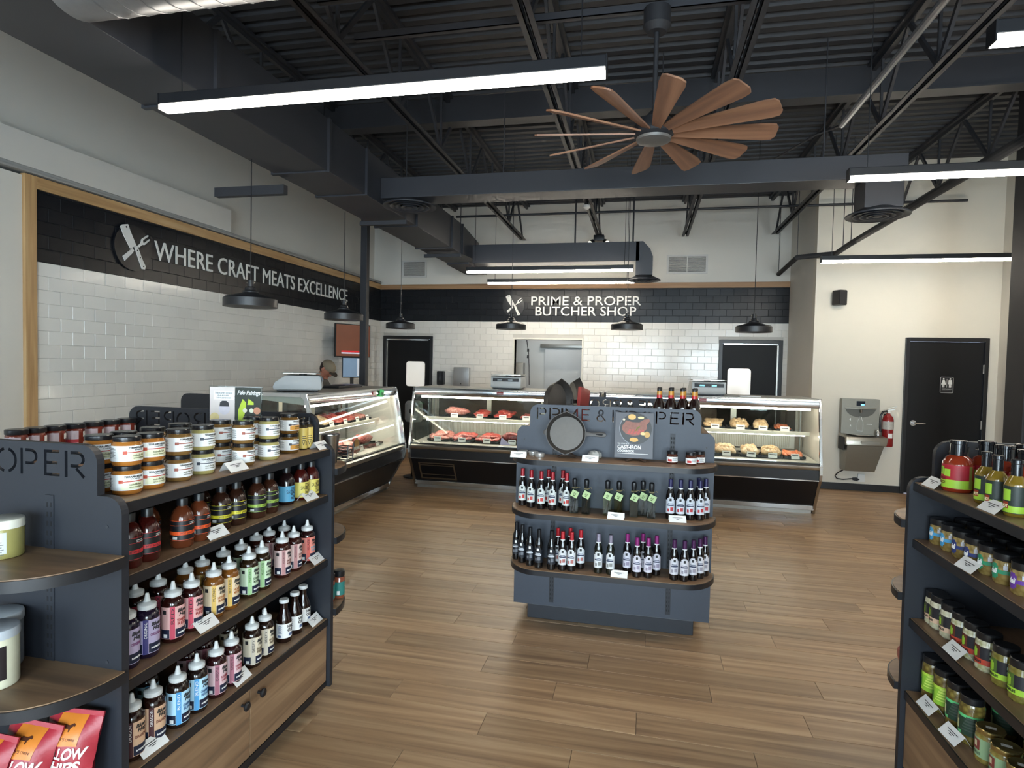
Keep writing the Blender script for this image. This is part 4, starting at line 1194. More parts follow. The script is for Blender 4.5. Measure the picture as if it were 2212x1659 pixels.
Lt = [(.95, 1, 'steak', CHICK, 5, 'pale and orange pieces at the near upper shelf, left case', .28), (1.27, 1, 'steak', MEATR, 6, 'red marbled steaks second on the upper shelf, left case', .3), (1.57, 1, 'steak', MEATR, 6, 'red cuts third on the upper shelf, left case', .26), (1.84, 1, 'fillet', MEATP, 5, 'pink strips at the far upper shelf, left case', .28),
      (.62, 0, 'steak', MEATP, 5, 'pink cuts nearest the gondola, lower deck, left case', .28), (.95, 0, 'steak', MEATD, 5, 'dark red cuts second on the lower deck, left case', .28), (1.25, 0, 'steak', MEATP, 5, 'pink and white cuts third on the lower deck, left case', .26), (1.68, 0, 'roast', MEATR, 1, 'long bright red loin at the far lower deck, left case', .42)]
for x, up, k, mt, n, lab, w_ in Lt: tray(CASE_L, x, up, k, mt, n, lab, w_)


# ---- counter scales
def scale(label, loc, rz, lit):
    t = thing('counter_scale', label, 'scale', loc, rz, group='white counter scales')
    SW = M('scale_grey', 'c3c8ca', .4)
    pr = [(-.2, .03), (-.2, .15), (-.16, .17), (.18, .17), (.28, .10), (.3, .03)]
    obj('housing', MB().prism([(-.19, .022), (-.2, .05), (-.185, .155), (-.17, .17), (.16, .17), (.26, .1), (.28, .05), (.27, .022)], -.2, .2, 'x'), SW, t, bevel=.01)
    obj('panel', MB().prism([(-.2015, .105), (-.196, .148), (-.192, .148), (-.1975, .105)], -.17, .17, 'x'), M('scale_panel', '171b24', .25), t)
    for xx in (-.08, .06): obj('digit_window', MB().prism([(-.203, .115), (-.2, .135), (-.198, .135), (-.201, .115)], xx - .03, xx + .03, 'x'), M('scale_digits' + ('_on' if lit else ''), '8fb8c0' if lit else '9aa4aa', .3, emit=('7fd0dc', .8) if lit else None), t)
    obj('platter_post', MB().cyl((0, .0, .17), (0, .0, .186), .04), BLK, t)
    obj('platter', MB().prism(rrect(-.21, .21, -.17, .2, .03), .186, .194, 'z'), STEEL, t)
    obj('base', MB().box(-.18, .18, -.16, .24, .008, .022), BLK, t, smooth=False)
    for sx in (-.15, .15):
        for sy in (-.13, .2): obj('foot', MB().cyl((sx, sy, 0), (sx, sy, .01), .02, n=10), BLK, t)


scale('white counter scale on the left meat case in front of the capped worker', (-3.52, 5.72, 1.361), math.radians(118), 0)
scale('white counter scale on the back left meat case before the hatch', (-1.75, 7.78, 1.36), 0.03, 0)
scale('white counter scale with lit digits on the back right meat case', (.78, 7.78, 1.36), 0.02, 1)
# small things on the cases
c = thing('green_tag', 'bright green tag taped to the header of the left meat case', 'tag', (CASE_L[0][0] - .104, 6.84, 1.285), PI / 2)
obj('tag_paper', MB().prism(rrect(-.055, .055, -.03, .06, .006), -.004, .004), M('neon_green', '3fe072', .5), c, rot=(0, math.radians(8), 0))
obj('lettering', text('11G', .05, .0006, .002).move(0, -.0055, -.01), INK, c, rot=(0, math.radians(8), 0))
c = thing('grade_badge', 'gold and brown grade badge standing inside the left meat case', 'sign', case_pt(CASE_L, 1.02, .12, .64), PI / 2)
obj('badge_plate', MB().prism([(-.09, .03), (-.1, .1), (-.06, .15), (0, .19), (.06, .15), (.1, .1), (.09, .03), (0, 0)], -.004, .004), M('badge_brown', '6d3a26', .4), c, smooth=False)
obj('badge_center', MB().cyl((0, -.004, .12), (0, -.006, .12), .05, n=24), M('badge_gold', 'c98a3a', .35), c)
obj('lettering', text('PRIME', .052, .0008, .0015).move(0, -.007, .05), PAPER, c)
c = thing('white_notice', 'small white notice lying on the back right case below the door window', 'notice', (1.27, 7.72, 1.36))
obj('sheet', MB().box(-.12, .12, -.08, .08, 0, .012), PAPER, c, smooth=False)
c = thing('folded_purple_card', 'folded pale violet card standing in the back left case', 'card', case_pt(CASE_BL, 1.28, .13, .645), .2)
obj('card', MB().prism([(-.07, 0), (.07, 0), (-.05, .1)], -.002, .002), M('violet_paper', 'cfc4ea', .5), c, smooth=False)
c = thing('grey_bucket', 'grey drum on a black stand seen between the two case rows', 'bin', (-3.27, 8.25, 0))
obj('stand', MB().cyl((0, 0, 0), (0, 0, .82), .03, n=12).cyl((0, 0, 0), (0, 0, .02), .14, n=20), BLK, c)
obj('drum', MB().lathe([(0, .82), (.11, .82), (.13, .86), (.13, 1.08), (.1, 1.12), (0, 1.13)], 24), M('bin_grey', '8c8f93', .4), c)
obj('bin_port', MB().cyl((0.02, -.13, .98), (.02, -.136, .98), .04, n=20), BLK, c)
c = thing('register_tray', 'dark flat register tray on top of the left meat case', 'tray', (-3.62, 6.75, 1.361), PI / 2)
obj('tray_body', MB().box(-.3, .3, -.12, .12, 0, .03), BLK, c, bevel=.006)
obj('tray_insert', MB().box(-.12, .27, -.1, .1, .03, .036), M('tray_violet', '4f4f66', .25), c, bevel=.002)
# ================================================================== PRODUCTS
PROTO = {}


def put(key, build, loc, rz, label):
    if key not in PROTO:
        t = build(); t.location = loc; t.rotation_euler = (0, 0, rz); t['label'] = label; PROTO[key] = t
        return t
    return copy_thing(PROTO[key], loc, rz, label)


def lines(r, z, a0, n, size, gap=.005, wdt=20):
    """rows of tiny printed text, as thin ink strips on a curved label"""
    m = MB()
    for i in range(n): m.band(r, z - i * gap, z - i * gap + size, a0, a0 + wdt * (1 if i % 2 else .8), 4)
    return m


BLKCAP = M('cap_black', '17181b', .35); WCAP = M('cap_white', 'dcdedd', .45); NAVY = M('label_navy', '1a2138', .5)
GLOSSD = M('sauce_dark', '1c0d0a', .12, coat=.5)


def sauce(c): return M('sauce_' + c, c, .14, coat=.5, noise=(9, .1))


# ---- squeeze bottles with cone caps
def squeeze_build(fl):
    nm, strip, panel, low, name1, name2, body = SQ[fl]

    def b():
        t = thing('squeeze_bottle', '', 'sauce bottle', group='cone-capped squeeze bottles')
        r = .0365
        obj('bottle', MB().lathe([(0, 0), (r * .9, 0), (r, .006), (r, .128), (r * .96, .138), (r * .78, .147), (.026, .15), (.026, .156), (0, .156)], 26), sauce(body), t)
        obj('cap', MB().lathe([(0, .154), (.027, .154), (.0275, .157), (.0275, .168), (.024, .171), (.011, .176), (.008, .186), (.0055, .2), (.004, .203), (0, .203)], 20), WCAP, t)
        lb = obj('label', MB().band(r + .0004, .016, .124, -125, 60, 22), M('sq_panel_' + panel, panel, .5), t)
        obj('foot_panel', MB().band(r + .0008, .018, .048, -34, 42, 12).band(r + .0008, .018, .048, -112, -62, 8), NAVY, lb)
        obj('side_strip', MB().band(r + .0009, .014, .126, -60, -36, 5), M('sq_strip_' + strip, strip, .45), lb)
        tx = text(name2 or name1, .014, .0002).move(0, 0, 0); tx = fit(tx, 0, .1, 0, .0085)
        w_ = .052; tx.v = [(-z, y, .066 + x / .1 * w_) for x, y, z in tx.v]; tx.move(.0045)
        obj('side_lettering', tx.bend(r + .0013, -48), PAPER if int(strip[:2], 16) < 150 else INK, lb)
        f = MB().merge(text('Blues', .016, .0002, .0006, italic=.25).move(0, 0, .104).bend(r + .0012, 2)).merge(text('Hog', .017, .0002, .0006, italic=.25).move(.002, 0, .09).bend(r + .0012, 2))
        obj('logo_lettering', f, INK, lb)
        f = MB().merge(fit(text(name1, .012, .0002, .0002), -.019, .019, .071, .0805).bend(r + .0012, 2))
        if name2: f.merge(fit(text(name2, .012, .0002, .0002), -.017, .017, .059, .0685).bend(r + .0012, 2))
        obj('flavour_lettering', f, M('sq_low_' + low, low, .5), lb)
        obj('foot_lettering', text('BARBECUE', .0075, .0002, .0004).move(0, 0, .03).bend(r + .0014, 4), PAPER, lb)
        obj('barcode', MB().band(r + .0013, .021, .033, -92, -72, 4), PAPER, lb)
        obj('seal', MB().band(r + .0012, .1, .114, -98, -78, 5), INK, lb)
        return t
    return b


SQ = {'purple': ('o', '2f2a6a', 'b9acca', '7a3a6a', 'ORIGINAL', None, '1d1226'),
      'red': ('t', 'c8455c', 'e2b0ac', 'a3302c', 'TENNESSEE', 'RED', '2a0f0c'),
      'gold': ('h', 'd9b25c', 'e6cfae', 'b26a2c', 'HONEY', 'MUSTARD', '7a4a1c'),
      'green': ('s', '9cc48a', 'cfe2c4', '2f4a2a', 'SWEET', 'MUSTARD', '2a1d10'),
      'pink': ('c', 'b88484', 'e4c6c0', '8a5a50', 'SMOKEY', 'MOUNTAIN', '33140f'),
      'tan': ('d', '4a2226', 'dcb494', '6a2a1c', 'DRAGON', None, '24100c'),
      'blue': ('b', '4f9cd4', 'b4dcf2', '2a5a8a', 'CHAMPIONS', 'BLEND', '1e1310'),
      'rose': ('r', 'a86a7a', 'dcbcc0', '9a3a48', 'RASPBERRY', 'CHIPOTLE', '2c1012'),
      'cream': ('w', 'c9bfae', 'ded2ba', '5a4424', 'BOLD', 'BEEFY', '22140e'),
      'coral': ('k', 'c85a50', 'e08a7c', '3aa0b4', 'BBQ', 'GLAZE', '281010')}


def rowL(z, x=-1.555):
    return lambda y, dx=0: (x + dx, y, z)


g3 = rowL(.7275)
FRONT = [('purple', 1.545, 0, 'purple-labelled squeeze bottle half hidden by the end panel, third shelf'), ('purple', 1.625, 0, 'purple-labelled squeeze bottle, second from the end panel on the third shelf'),
         ('red', 1.735, 0, 'red-labelled squeeze bottle nearer the end panel, front of the third shelf'), ('red', 1.822, 0, 'red-labelled squeeze bottle next to the price tent, front of the third shelf'),
         ('gold', 1.935, 0, 'gold-labelled squeeze bottle directly behind the price tent, third shelf'), ('gold', 2.02, 0, 'gold-labelled squeeze bottle beside the green pair, third shelf'),
         ('green', 2.14, 0, 'green-labelled squeeze bottle nearer the camera, third shelf front'), ('green', 2.225, 0, 'green-labelled squeeze bottle farther from the camera, third shelf front'),
         ('pink', 2.372, 0, 'pale pink-labelled squeeze bottle nearer the camera, third shelf front'), ('pink', 2.462, 0, 'pale pink-labelled squeeze bottle farther from the camera, third shelf front'),
         ('coral', 2.575, 0, 'coral and teal labelled squeeze bottle last on the third shelf')]
BACK3 = [('red', 1.70, -.12, 'red squeeze bottle in the back row behind the purple pair, third shelf'), ('red', 1.80, -.12, 'red squeeze bottle in the back row behind the red pair, third shelf'), ('gold', 1.93, -.12, 'gold squeeze bottle in the back row, nearer one, third shelf'), ('gold', 2.02, -.12, 'gold squeeze bottle in the back row, farther one, third shelf'),
         ('green', 2.14, -.12, 'green squeeze bottle in the back row, nearer one, third shelf'), ('green', 2.24, -.11, 'green squeeze bottle in the back row, farther one, third shelf'), ('pink', 2.37, -.13, 'pink squeeze bottle in the back row, nearest, third shelf'), ('pink', 2.45, -.12, 'pink squeeze bottle in the back row, middle, third shelf'), ('pink', 2.54, -.1, 'pink squeeze bottle in the back row, farthest, third shelf')]
for k, y, dx, lab in FRONT + BACK3: put('sq' + k, squeeze_build(k), g3(y, dx), PI / 2 + random.uniform(-.12, .12), lab)
g4 = rowL(.4345, -1.545)
F4 = [('tan', 1.555, 0, 'tan dragon-labelled squeeze bottle half hidden by the end panel, bottom shelf'), ('tan', 1.64, 0, 'tan dragon-labelled squeeze bottle behind the long price tent, bottom shelf'), ('blue', 1.735, .01, 'blue-labelled squeeze bottle nearer the camera, bottom shelf'), ('blue', 1.825, .01, 'blue-labelled squeeze bottle farther from the camera, bottom shelf'),
      ('rose', 1.925, .01, 'rose-labelled squeeze bottle nearer the camera, bottom shelf'), ('rose', 2.01, .01, 'rose-labelled squeeze bottle farther from the camera, bottom shelf'), ('cream', 2.15, 0, 'cream-labelled squeeze bottle above the price tent, bottom shelf'), ('cream', 2.235, 0, 'cream-labelled squeeze bottle beside the white-capped glass bottles, bottom shelf'),
      ('blue', 1.74, -.12, 'blue squeeze bottle in the dark back row of the bottom shelf'), ('rose', 1.93, -.12, 'rose squeeze bottle in the back row, nearer one, bottom shelf'), ('rose', 2.02, -.12, 'rose squeeze bottle in the back row, farther one, bottom shelf'), ('cream', 2.16, -.12, 'cream squeeze bottle in the back row of the bottom shelf')]
for k, y, dx, lab in F4: put('sq' + k, squeeze_build(k), g4(y, dx), PI / 2 + random.uniform(-.12, .12), lab)


# ---- white-capped glass sauce bottles
def glassb():
    t = thing('glass_sauce_bottle', '', 'sauce bottle', group='white-capped glass sauce bottles')
    obj('bottle', MB().lathe([(0, 0), (.031, 0), (.034, .005), (.034, .095), (.03, .112), (.019, .135), (.0155, .16), (.0165, .176), (0, .176)], 24), GLOSSD, t)
    obj('cap', MB().lathe([(0, .174), (.0205, .174), (.021, .178), (.021, .186), (.019, .189), (0, .189)], 20), WCAP, t)
    lb = obj('label', MB().band(.0344, .022, .086, -135, 80, 22), PAPER, t)
    f = MB().merge(fit(text('NARC', .012, .0002, .0005), -.016, .016, .066, .08).bend(.0349, -5)).merge(fit(text('CUE', .012, .0002, .0005), -.016, .012, .05, .063).bend(.0349, -5))
    obj('lettering', f, INK, lb)
    obj('small_print', lines(.0348, .076, -100, 8, .002, .0045, 30).band(.0348, .026, .036, -100, -78, 4).band(.0348, .03, .042, -20, 20, 6), M('print_blue', '5a6c94', .5), lb)
    return t


for k, (y, dx, lab) in enumerate(((2.375, .0, 'white-capped glass sauce bottle in front, bottom shelf'), (2.46, .0, 'white-capped glass sauce bottle in the middle, bottom shelf'), (2.545, -.01, 'white-capped glass sauce bottle farthest from the camera, bottom shelf'), (2.36, -.095, 'dark glass sauce bottle in the shade of the back row, bottom shelf'))):
    put('glassb', glassb, g4(y, dx), PI / 2, lab)


# ---- dark barbecue bottles
def bbq_build(col, body, full=None):
    def b():
        t = thing('barbecue_bottle', '', 'sauce bottle', group='dark barbecue sauce bottles')
        obj('bottle', MB().lathe([(0, 0), (.033, 0), (.037, .006), (.037, .095), (.034, .112), (.026, .128), (.0155, .139), (.0155, .144), (0, .144)], 26), sauce(body), t)
        obj('cap', MB().lathe([(0, .142), (.0175, .142), (.0175, .164), (.016, .168), (0, .168)], 20), BLKCAP, t)
        if full:
            lb = obj('label', MB().band(.0374, .014, .084, -125, 80, 22), M('bbq_full_' + col, col, .5), t)
            obj('print', lines(.0379, .074, -30, 9, .003, .0062, 55), M('bbq_print_' + full, full, .5), lb)
            obj('title', fit(text('SAUCE', .014, .0002), -.02, .02, .05, .066).bend(.038, -30), M('bbq_print_' + full, full, .5), lb)
        else:
            lb = obj('label', MB().band(.0374, .026, .094, -135, 80, 24), M('bbq_label_black', '17171a', .4), t)
            ln = MB()
            for z in (.094, .028, .078): ln.band(.0379, z, z + .0012, -135, 80, 24)
            obj('rule_lines', ln, M('bbq_line_' + col, col, .5), lb)
            obj('flavour_stripe', MB().band(.0379, .046, .058, -135, 80, 24), M('bbq_stripe_' + col, col, .45), lb)
            obj('title', fit(text('HOT SAUCE', .012, .0002), -.022, .022, .0485, .0555).bend(.0384, -20), INK, lb)
            obj('print', lines(.0381, .086, -10, 2, .002, .005, 40).band(.0381, .031, .041, -95, -70, 5), M('bbq_print_w', 'c9c9c6', .5), lb)
        return t
    return b


g2 = rowL(1.0445, -1.545)
for k, col, body, full, y, dx, lab in (('r', 'c42f34', '3c100c', None, 1.545, 0, 'red-striped dark bottle touching the end panel, second shelf'), ('r', 'c42f34', '3c100c', None, 1.615, 0, 'red-striped dark bottle second from the end panel, second shelf'),
                                       ('o', 'e2551f', '5a2c18', None, 1.715, -.09, 'orange-striped brown bottle in the back row, second shelf'), ('o', 'e2551f', '5a2c18', None, 1.765, 0, 'orange-striped brown bottle in front, nearer one, second shelf'), ('o', 'e2551f', '5a2c18', None, 1.845, 0, 'orange-striped brown bottle in front, farther one, second shelf'),
                                       ('y', 'd4c92f', '2c1810', None, 1.985, -.02, 'yellow-striped dark bottle behind the price tent, second shelf'), ('y', 'd4c92f', '2c1810', None, 2.06, -.01, 'yellow-striped dark bottle right of its twin, second shelf'), ('y', 'd4c92f', '2c1810', None, 2.0, -.12, 'yellow-striped dark bottle in the back row, second shelf'),
                                       ('g', '9ab84a', '351c12', None, 2.175, 0, 'green-striped dark bottle nearer the camera, second shelf'), ('g', '9ab84a', '351c12', None, 2.26, 0, 'green-striped dark bottle farther from the camera, second shelf'), ('g', '9ab84a', '351c12', None, 2.2, -.12, 'green-striped dark bottle in the back row, second shelf'),
                                       ('b', '5fa8cc', '1c0f10', '1c2a3a', 2.415, -.02, 'sky-blue labelled dark bottle on the second shelf'), ('l', 'd6c766', '40120e', '3a2c10', 2.515, -.01, 'yellow-labelled dark red bottle nearer the camera, second shelf'), ('l', 'd6c766', '40120e', '3a2c10', 2.59, .0, 'yellow-labelled dark red bottle last on the second shelf')):
    put('bbq' + k, bbq_build(col, body, full), g2(y, dx), PI / 2 + random.uniform(-.1, .1), lab)


# ---- stacked mustard jars on the top shelf
def jar_build(col, acc, pale=None):
    def b():
        t = thing('mustard_jar', '', 'jar', group='stacked white-labelled jars')
        obj('jar', MB().lathe([(0, 0), (.038, 0), (.042, .005), (.043, .02), (.043, .06), (.041, .068), (.037, .073), (.037, .078), (0, .078)], 26), sauce(col), t)
        obj('lid', MB().lathe([(0, .074), (.039, .074), (.0395, .077), (.0395, .087), (.037, .0895), (.0, .0895)], 26), M('lid_black', '1b1b1d', .25), t)
        lb = obj('label', MB().band(.0434, .014, .062, -150, 110, 26), PAPER, t)
        obj('accent_stripe', MB().band(.0438, .0395, .0425, -40, 60, 12).band(.0438, .036, .046, -46, -30, 4), M('jar_acc_' + acc, acc, .5), lb)
        if pale: obj('flavour_field', MB().band(.0437, .017, .038, -38, 66, 12), M('jar_pale_' + pale, pale, .5), lb)
        obj('brand_lettering', MB().merge(fit(text('TERRAPIN RIDGE', .008, .0002, .0002), -.026, .03, .0525, .0585).bend(.0442, 8)).merge(fit(text('FARMS', .006, .0002), -.008, .02, .047, .0505).bend(.0442, 8)), INK, lb)
        obj('flavour_lettering', MB().merge(fit(text('nashville hot', .007, .0002), -.016, .022, .0285, .035).bend(.0442, 12)).merge(fit(text('spice mustard', .007, .0002), -.016, .024, .02, .0265).bend(.0442, 12)), M('print_olive', '5d5a34', .5), lb)
        obj('small_print', lines(.044, .054, -110, 8, .0016, .0042, 36), M('print_grey', '6c6c6a', .5), lb)
        return t
    return b


JT = 1.2695; JH = .0897
ST = [(1.565, -1.572, 'n', 'the stack nearest the end panel'), (1.655, -1.572, 'n', 'the second stack from the end panel'), (1.785, -1.578, 'd', 'the third front stack from the end panel'), (1.915, -1.59, 'p', 'the olive-tinted fourth front stack'), (2.10, -1.66, 'd', 'the recessed stack left of the price tent'), (2.115, -1.565, 'd', 'the stack behind the top shelf price tent'), (2.28, -1.64, 'd', 'the recessed stack right of the price tent'), (2.275, -1.56, 'p', 'the pale stack left of the orange-labelled jars'), (2.465, -1.585, 'o', 'the orange-labelled stack beside the yellow bottles'),
      (1.56, -1.672, 'n', 'the back row stack nearest the end panel'), (1.655, -1.675, 'n', 'the second back row stack from the end panel'), (1.79, -1.69, 'd', 'the third back row stack'), (1.93, -1.70, 'p', 'the fourth back row stack')]
JV = {'n': ('a86a2c', 'c0492f', 'e6e6c4'), 'd': ('7a5a30', '9a4a34', None), 'p': ('b0a468', '3a4452', None), 'o': ('6a4a20', '3a3a44', 'd99a44')}
for y, x, k, lab in ST:
    for lev, nm in ((0, 'lower'), (1, 'upper')):
        put('jar' + k, jar_build(*JV[k]), (x, y, JT + lev * JH), PI / 2 - .35 + random.uniform(-.2, .2), nm + ' white-labelled jar of ' + lab)


def slim():
    t = thing('slim_bottle', '', 'bottle', group='slim yellow bottles')
    obj('bottle', MB().lathe([(0, 0), (.018, 0), (.02, .004), (.02, .105), (.016, .114), (.009, .12), (0, .12)], 20), M('slim_glass', '3a3020', .15), t)
    obj('label', MB().band(.0204, .006, .104, -170, 170, 24), M('slim_yellow', 'd6bb62', .5), t)
    obj('print', lines(.0208, .062, -50, 3, .003, .009, 60).merge(fit(text('VII', .03, .0002), -.012, .012, .02, .04).bend(.0209, -20)), INK, t)
    obj('cap', MB().lathe([(0, .118), (.014, .118), (.015, .128), (.006, .134), (.003, .15), (0, .152)], 16), BLKCAP, t)
    return t


put('slim', slim, (-1.575, 2.565, JT), PI / 2 - .3, 'slim yellow-labelled bottle next to the orange-labelled jars'); put('slim', slim, (-1.57, 2.607, JT), PI / 2 - .3, 'slim yellow-labelled bottle last on the top shelf')


# ---- red-labelled jars on the far side of the left gondola
def redjar_build(c):
    def b():
        t = thing('sauce_jar', '', 'jar', group='dark-lidded red jars')
        obj('jar', MB().lathe([(0, 0), (.036, 0), (.04, .005), (.041, .075), (.037, .086), (0, .086)], 24), sauce('7a2c1c'), t)
        obj('lid', MB().lathe([(0, .084), (.041, .084), (.042, .087), (.042, .103), (.039, .106), (0, .106)], 24), M('lid_dark', '26262a', .3), t)
        lb = obj('label', MB().band(.0415, .012, .074, -70, 40, 14), M('redjar_label', 'd9c8ce', .5), t)
        obj('stripe', MB().band(.0418, .02, .036, -70, 40, 14), M('redjar_' + c, c, .5), lb)
        obj('barcode', MB().band(.0417, .045, .07, 70, 100, 5), PAPER, t)
        return t
    return b


for i, (y, c) in enumerate(((2.03, 'c86a5a'), (2.11, 'b9a2b0'), (2.20, 'b9a2b0'), (2.295, 'c83a44'), (2.395, 'c03048'), (2.49, '8a3a30'), (2.585, '8a3a30'))):
    nm = ['first', 'second', 'third', 'fourth', 'fifth', 'sixth', 'seventh'][i]
    put('rj' + c, redjar_build(c), (-2.6, y, JT), .55, nm + ' dark-lidded red jar counted from the left picture edge, far side of the gondola')

# ---- near end of the left gondola: tubs and chip bags
def tub(r, h, lidc, bodyc, lab, labc, textlab=None):
    def b():
        t = thing('tub', '', 'tub', group='wide-lidded tubs')
        obj('tub_body', MB().lathe([(0, 0), (r * .93, 0), (r * .97, .006), (r * .97, h - .03), (r * .9, h - .02), (0, h - .02)], 30), M('tub_' + bodyc, bodyc, .3, noise=(30, .08)), t)
        obj('lid', MB().lathe([(0, h - .024), (r, h - .024), (r * 1.01, h - .02), (r, h - .013), (r * 1.01, h - .008), (r * .98, h), (r * .9, h + .002), (0, h)], 30), M('tub_lid_' + lidc, lidc, .35), t)
        lb = obj('label', MB().band(r * .975, *lab), M('tub_label_' + labc, labc, .5), t)
        if textlab:
            obj('emblem', MB().band(r * .98, .03, .055, 12, 34, 6), M('emblem_grey', '8f8b8a', .5), lb)
            obj('lettering', fit(text('BEEF TALLOW', .02, .0002), -.06, .0, .06, .11).bend(r * .982, -10), PAPER, lb)
        else: obj('small_print', lines(r * .98, h - .06, 14, 7, .002, .007, 24), M('print_grey', '6c6c6a', .5), lb)
        return t
    return b


put('tubA', tub(.052, .107, 'e6e3d4', '9c9458', (.015, .075, 10, 45, 6), 'c9cac4'), (-1.775, 1.345, 1.121), .3, 'olive glass tub with white lid on the upper end shelf')
put('tubB', tub(.058, .16, 'b9bfc6', 'd9d6bc', (.025, .118, -170, 60, 26), '211a1c', 1), (-1.735, 1.29, .781), .35, 'tall black-labelled tub with grey lid at the left edge, middle end shelf')
put('tubC', tub(.056, .158, 'c2c8ce', '8a8f98', (.02, .1, -170, 60, 26), '4a4f5c'), (-1.825, 1.375, .781), .3, 'grey-lidded tub behind the black-labelled one, middle end shelf')


def bag_build():
    t = thing('chip_bag', '', 'snack bag', group='red chip bags on the low end shelf')
    BR = M('bag_red', '9c2733', .38, noise=(12, .2), bump=(40, .6)); W_, H_ = .078, .215

    def z_(u, v): return .042 * (1 - abs(u) ** 2.2) * (1 - abs(2 * v - 1) ** 3.2) + .002

    def sheet(u0, u1, v0, v1, off, n=10, m_=14):
        s = MB(); vs = []; fs = []
        for sg in ((-1,) if off else (-1, 1)):
            o = len(vs)
            for j in range(m_ + 1):
                for i in range(n + 1):
                    u = u0 + (u1 - u0) * i / n; v = v0 + (v1 - v0) * j / m_
                    wv = .004 * math.sin(9 * u + 14 * v) * (1 - abs(2 * v - 1))
                    vs.append((u * W_ * (1 - .06 * math.sin(PI * v)), sg * (z_(u, v) + off + wv), v * H_))
            for j in range(m_):
                for i in range(n):
                    a = o + j * (n + 1) + i; q_ = (a, a + 1, a + n + 2, a + n + 1)
                    fs.append(q_ if sg < 0 else q_[::-1])
        return s.add(vs, fs)

    def wrap(mb):
        mb.v = [(x * (1 - .06 * math.sin(PI * z / H_)), -(z_(x / W_, z / H_) + .0022 + .004 * math.sin(9 * x / W_ + 14 * z / H_) * (1 - abs(2 * z / H_ - 1))) + min(y, 0) * .5, z) for x, y, z in mb.v]; return mb
    bd = obj('bag', sheet(-1, 1, 0, 1, 0), BR, t, ang=180)
    obj('orange_patch', sheet(-.5, .5, .66, 1, .0012, 6, 6), M('bag_orange', 'cf7a2c', .4, noise=(14, .12)), bd, ang=180)
    obj('seal_strip', MB().box(-W_, W_, -.003, .003, H_ - .004, H_ + .012), BR, bd, smooth=False)
    obj('lettering', wrap(MB().merge(fit(text('TALLOW', .03, .0004, .001, italic=.15), -.058, .064, .108, .138)).merge(fit(text('CHIPS', .03, .0004, .001, italic=.15), -.05, .054, .072, .102))), PAPER, bd)
    bull = [(-.022, .192), (-.018, .192), (-.017, .203), (.004, .203), (.006, .192), (.01, .192), (.012, .206), (.02, .214), (.026, .212), (.024, .22), (.016, .224), (.004, .216), (-.016, .217), (-.024, .21)]
    obj('bull_mark', wrap(MB().prism([(u * .7, v * .62 + .058) for u, v in bull], -.001, 0)), M('bag_brown', '4a2412', .5), bd)
    obj('small_lettering', wrap(fit(text("BEEFY'S OWN", .01, .0003), -.03, .03, .155, .162)), M('bag_brown', '4a2412', .5), bd)
    return t


for lab, loc, rt_ in (('red tallow chip bag leaning at the right rear of the low end shelf', (-1.575, 1.35, .452), (-.2, .06, .2)), ('red tallow chip bag in the middle of the low end shelf', (-1.66, 1.27, .445), (-.3, .12, .15)), ('red tallow chip bag at the lower left picture corner', (-1.735, 1.2, .44), (-.35, .1, .1))):
    o = put('bag', bag_build, loc, 0, lab); o.rotation_euler = rt_
# far end of the left gondola
t = thing('steel_tumbler', 'brushed steel tumbler beyond the far end of the left gondola', 'tumbler', (-1.56, 2.79, 1.171))
obj('cup', MB().lathe([(0, 0), (.034, 0), (.046, .14), (.048, .145), (.046, .147), (.043, .143), (.032, .01), (0, .01)], 28), STEEL, t)
obj('rim_ring', MB().lathe([(.046, .143), (.049, .145), (.049, .149), (.046, .15)], 28), CHROME, t)
t = thing('wire_stand', 'small black wire stand beside the steel tumbler', 'wire stand', (-1.515, 2.86, 1.171))
for k in range(5): obj('wire_loop', MB().tube([(-.03, -.03, .012 + k * .016), (.03, -.03, .012 + k * .016), (.03, .03, .012 + k * .016), (-.03, .03, .012 + k * .016), (-.03, -.03, .012 + k * .016)], .003, 6), BLK, t)
obj('wire_legs', MB().tube([(-.03, -.03, 0), (-.035, -.03, .09)], .003, 6).tube([(.03, -.03, 0), (.035, -.03, .09)], .003, 6).tube([(.03, .03, 0), (.035, .03, .09)], .003, 6), BLK, t, kind='stuff')


def teal():
    t = thing('spice_bottle', '', 'spice jar', group='teal-labelled spice jars')
    obj('jar', MB().lathe([(0, 0), (.026, 0), (.028, .004), (.028, .105), (.024, .112), (0, .112)], 22), sauce('8a4a34'), t)
    obj('label', MB().band(.0284, .016, .085, -170, 170, 24), M('label_teal', '2c7a74', .5), t)
    obj('barcode', MB().band(.0287, .02, .04, -30, 0, 5), PAPER, t)
    obj('cap', MB().lathe([(0, .11), (.027, .11), (.028, .114), (.028, .138), (.025, .142), (0, .142)], 22), BLKCAP, t)
    return t


put('teal', teal, (-1.525, 2.735, .475), .6, 'teal-labelled spice jar closer to the gondola end, far end shelf'); put('teal', teal, (-1.505, 2.80, .475), .6, 'teal-labelled spice jar with barcode, far end shelf')

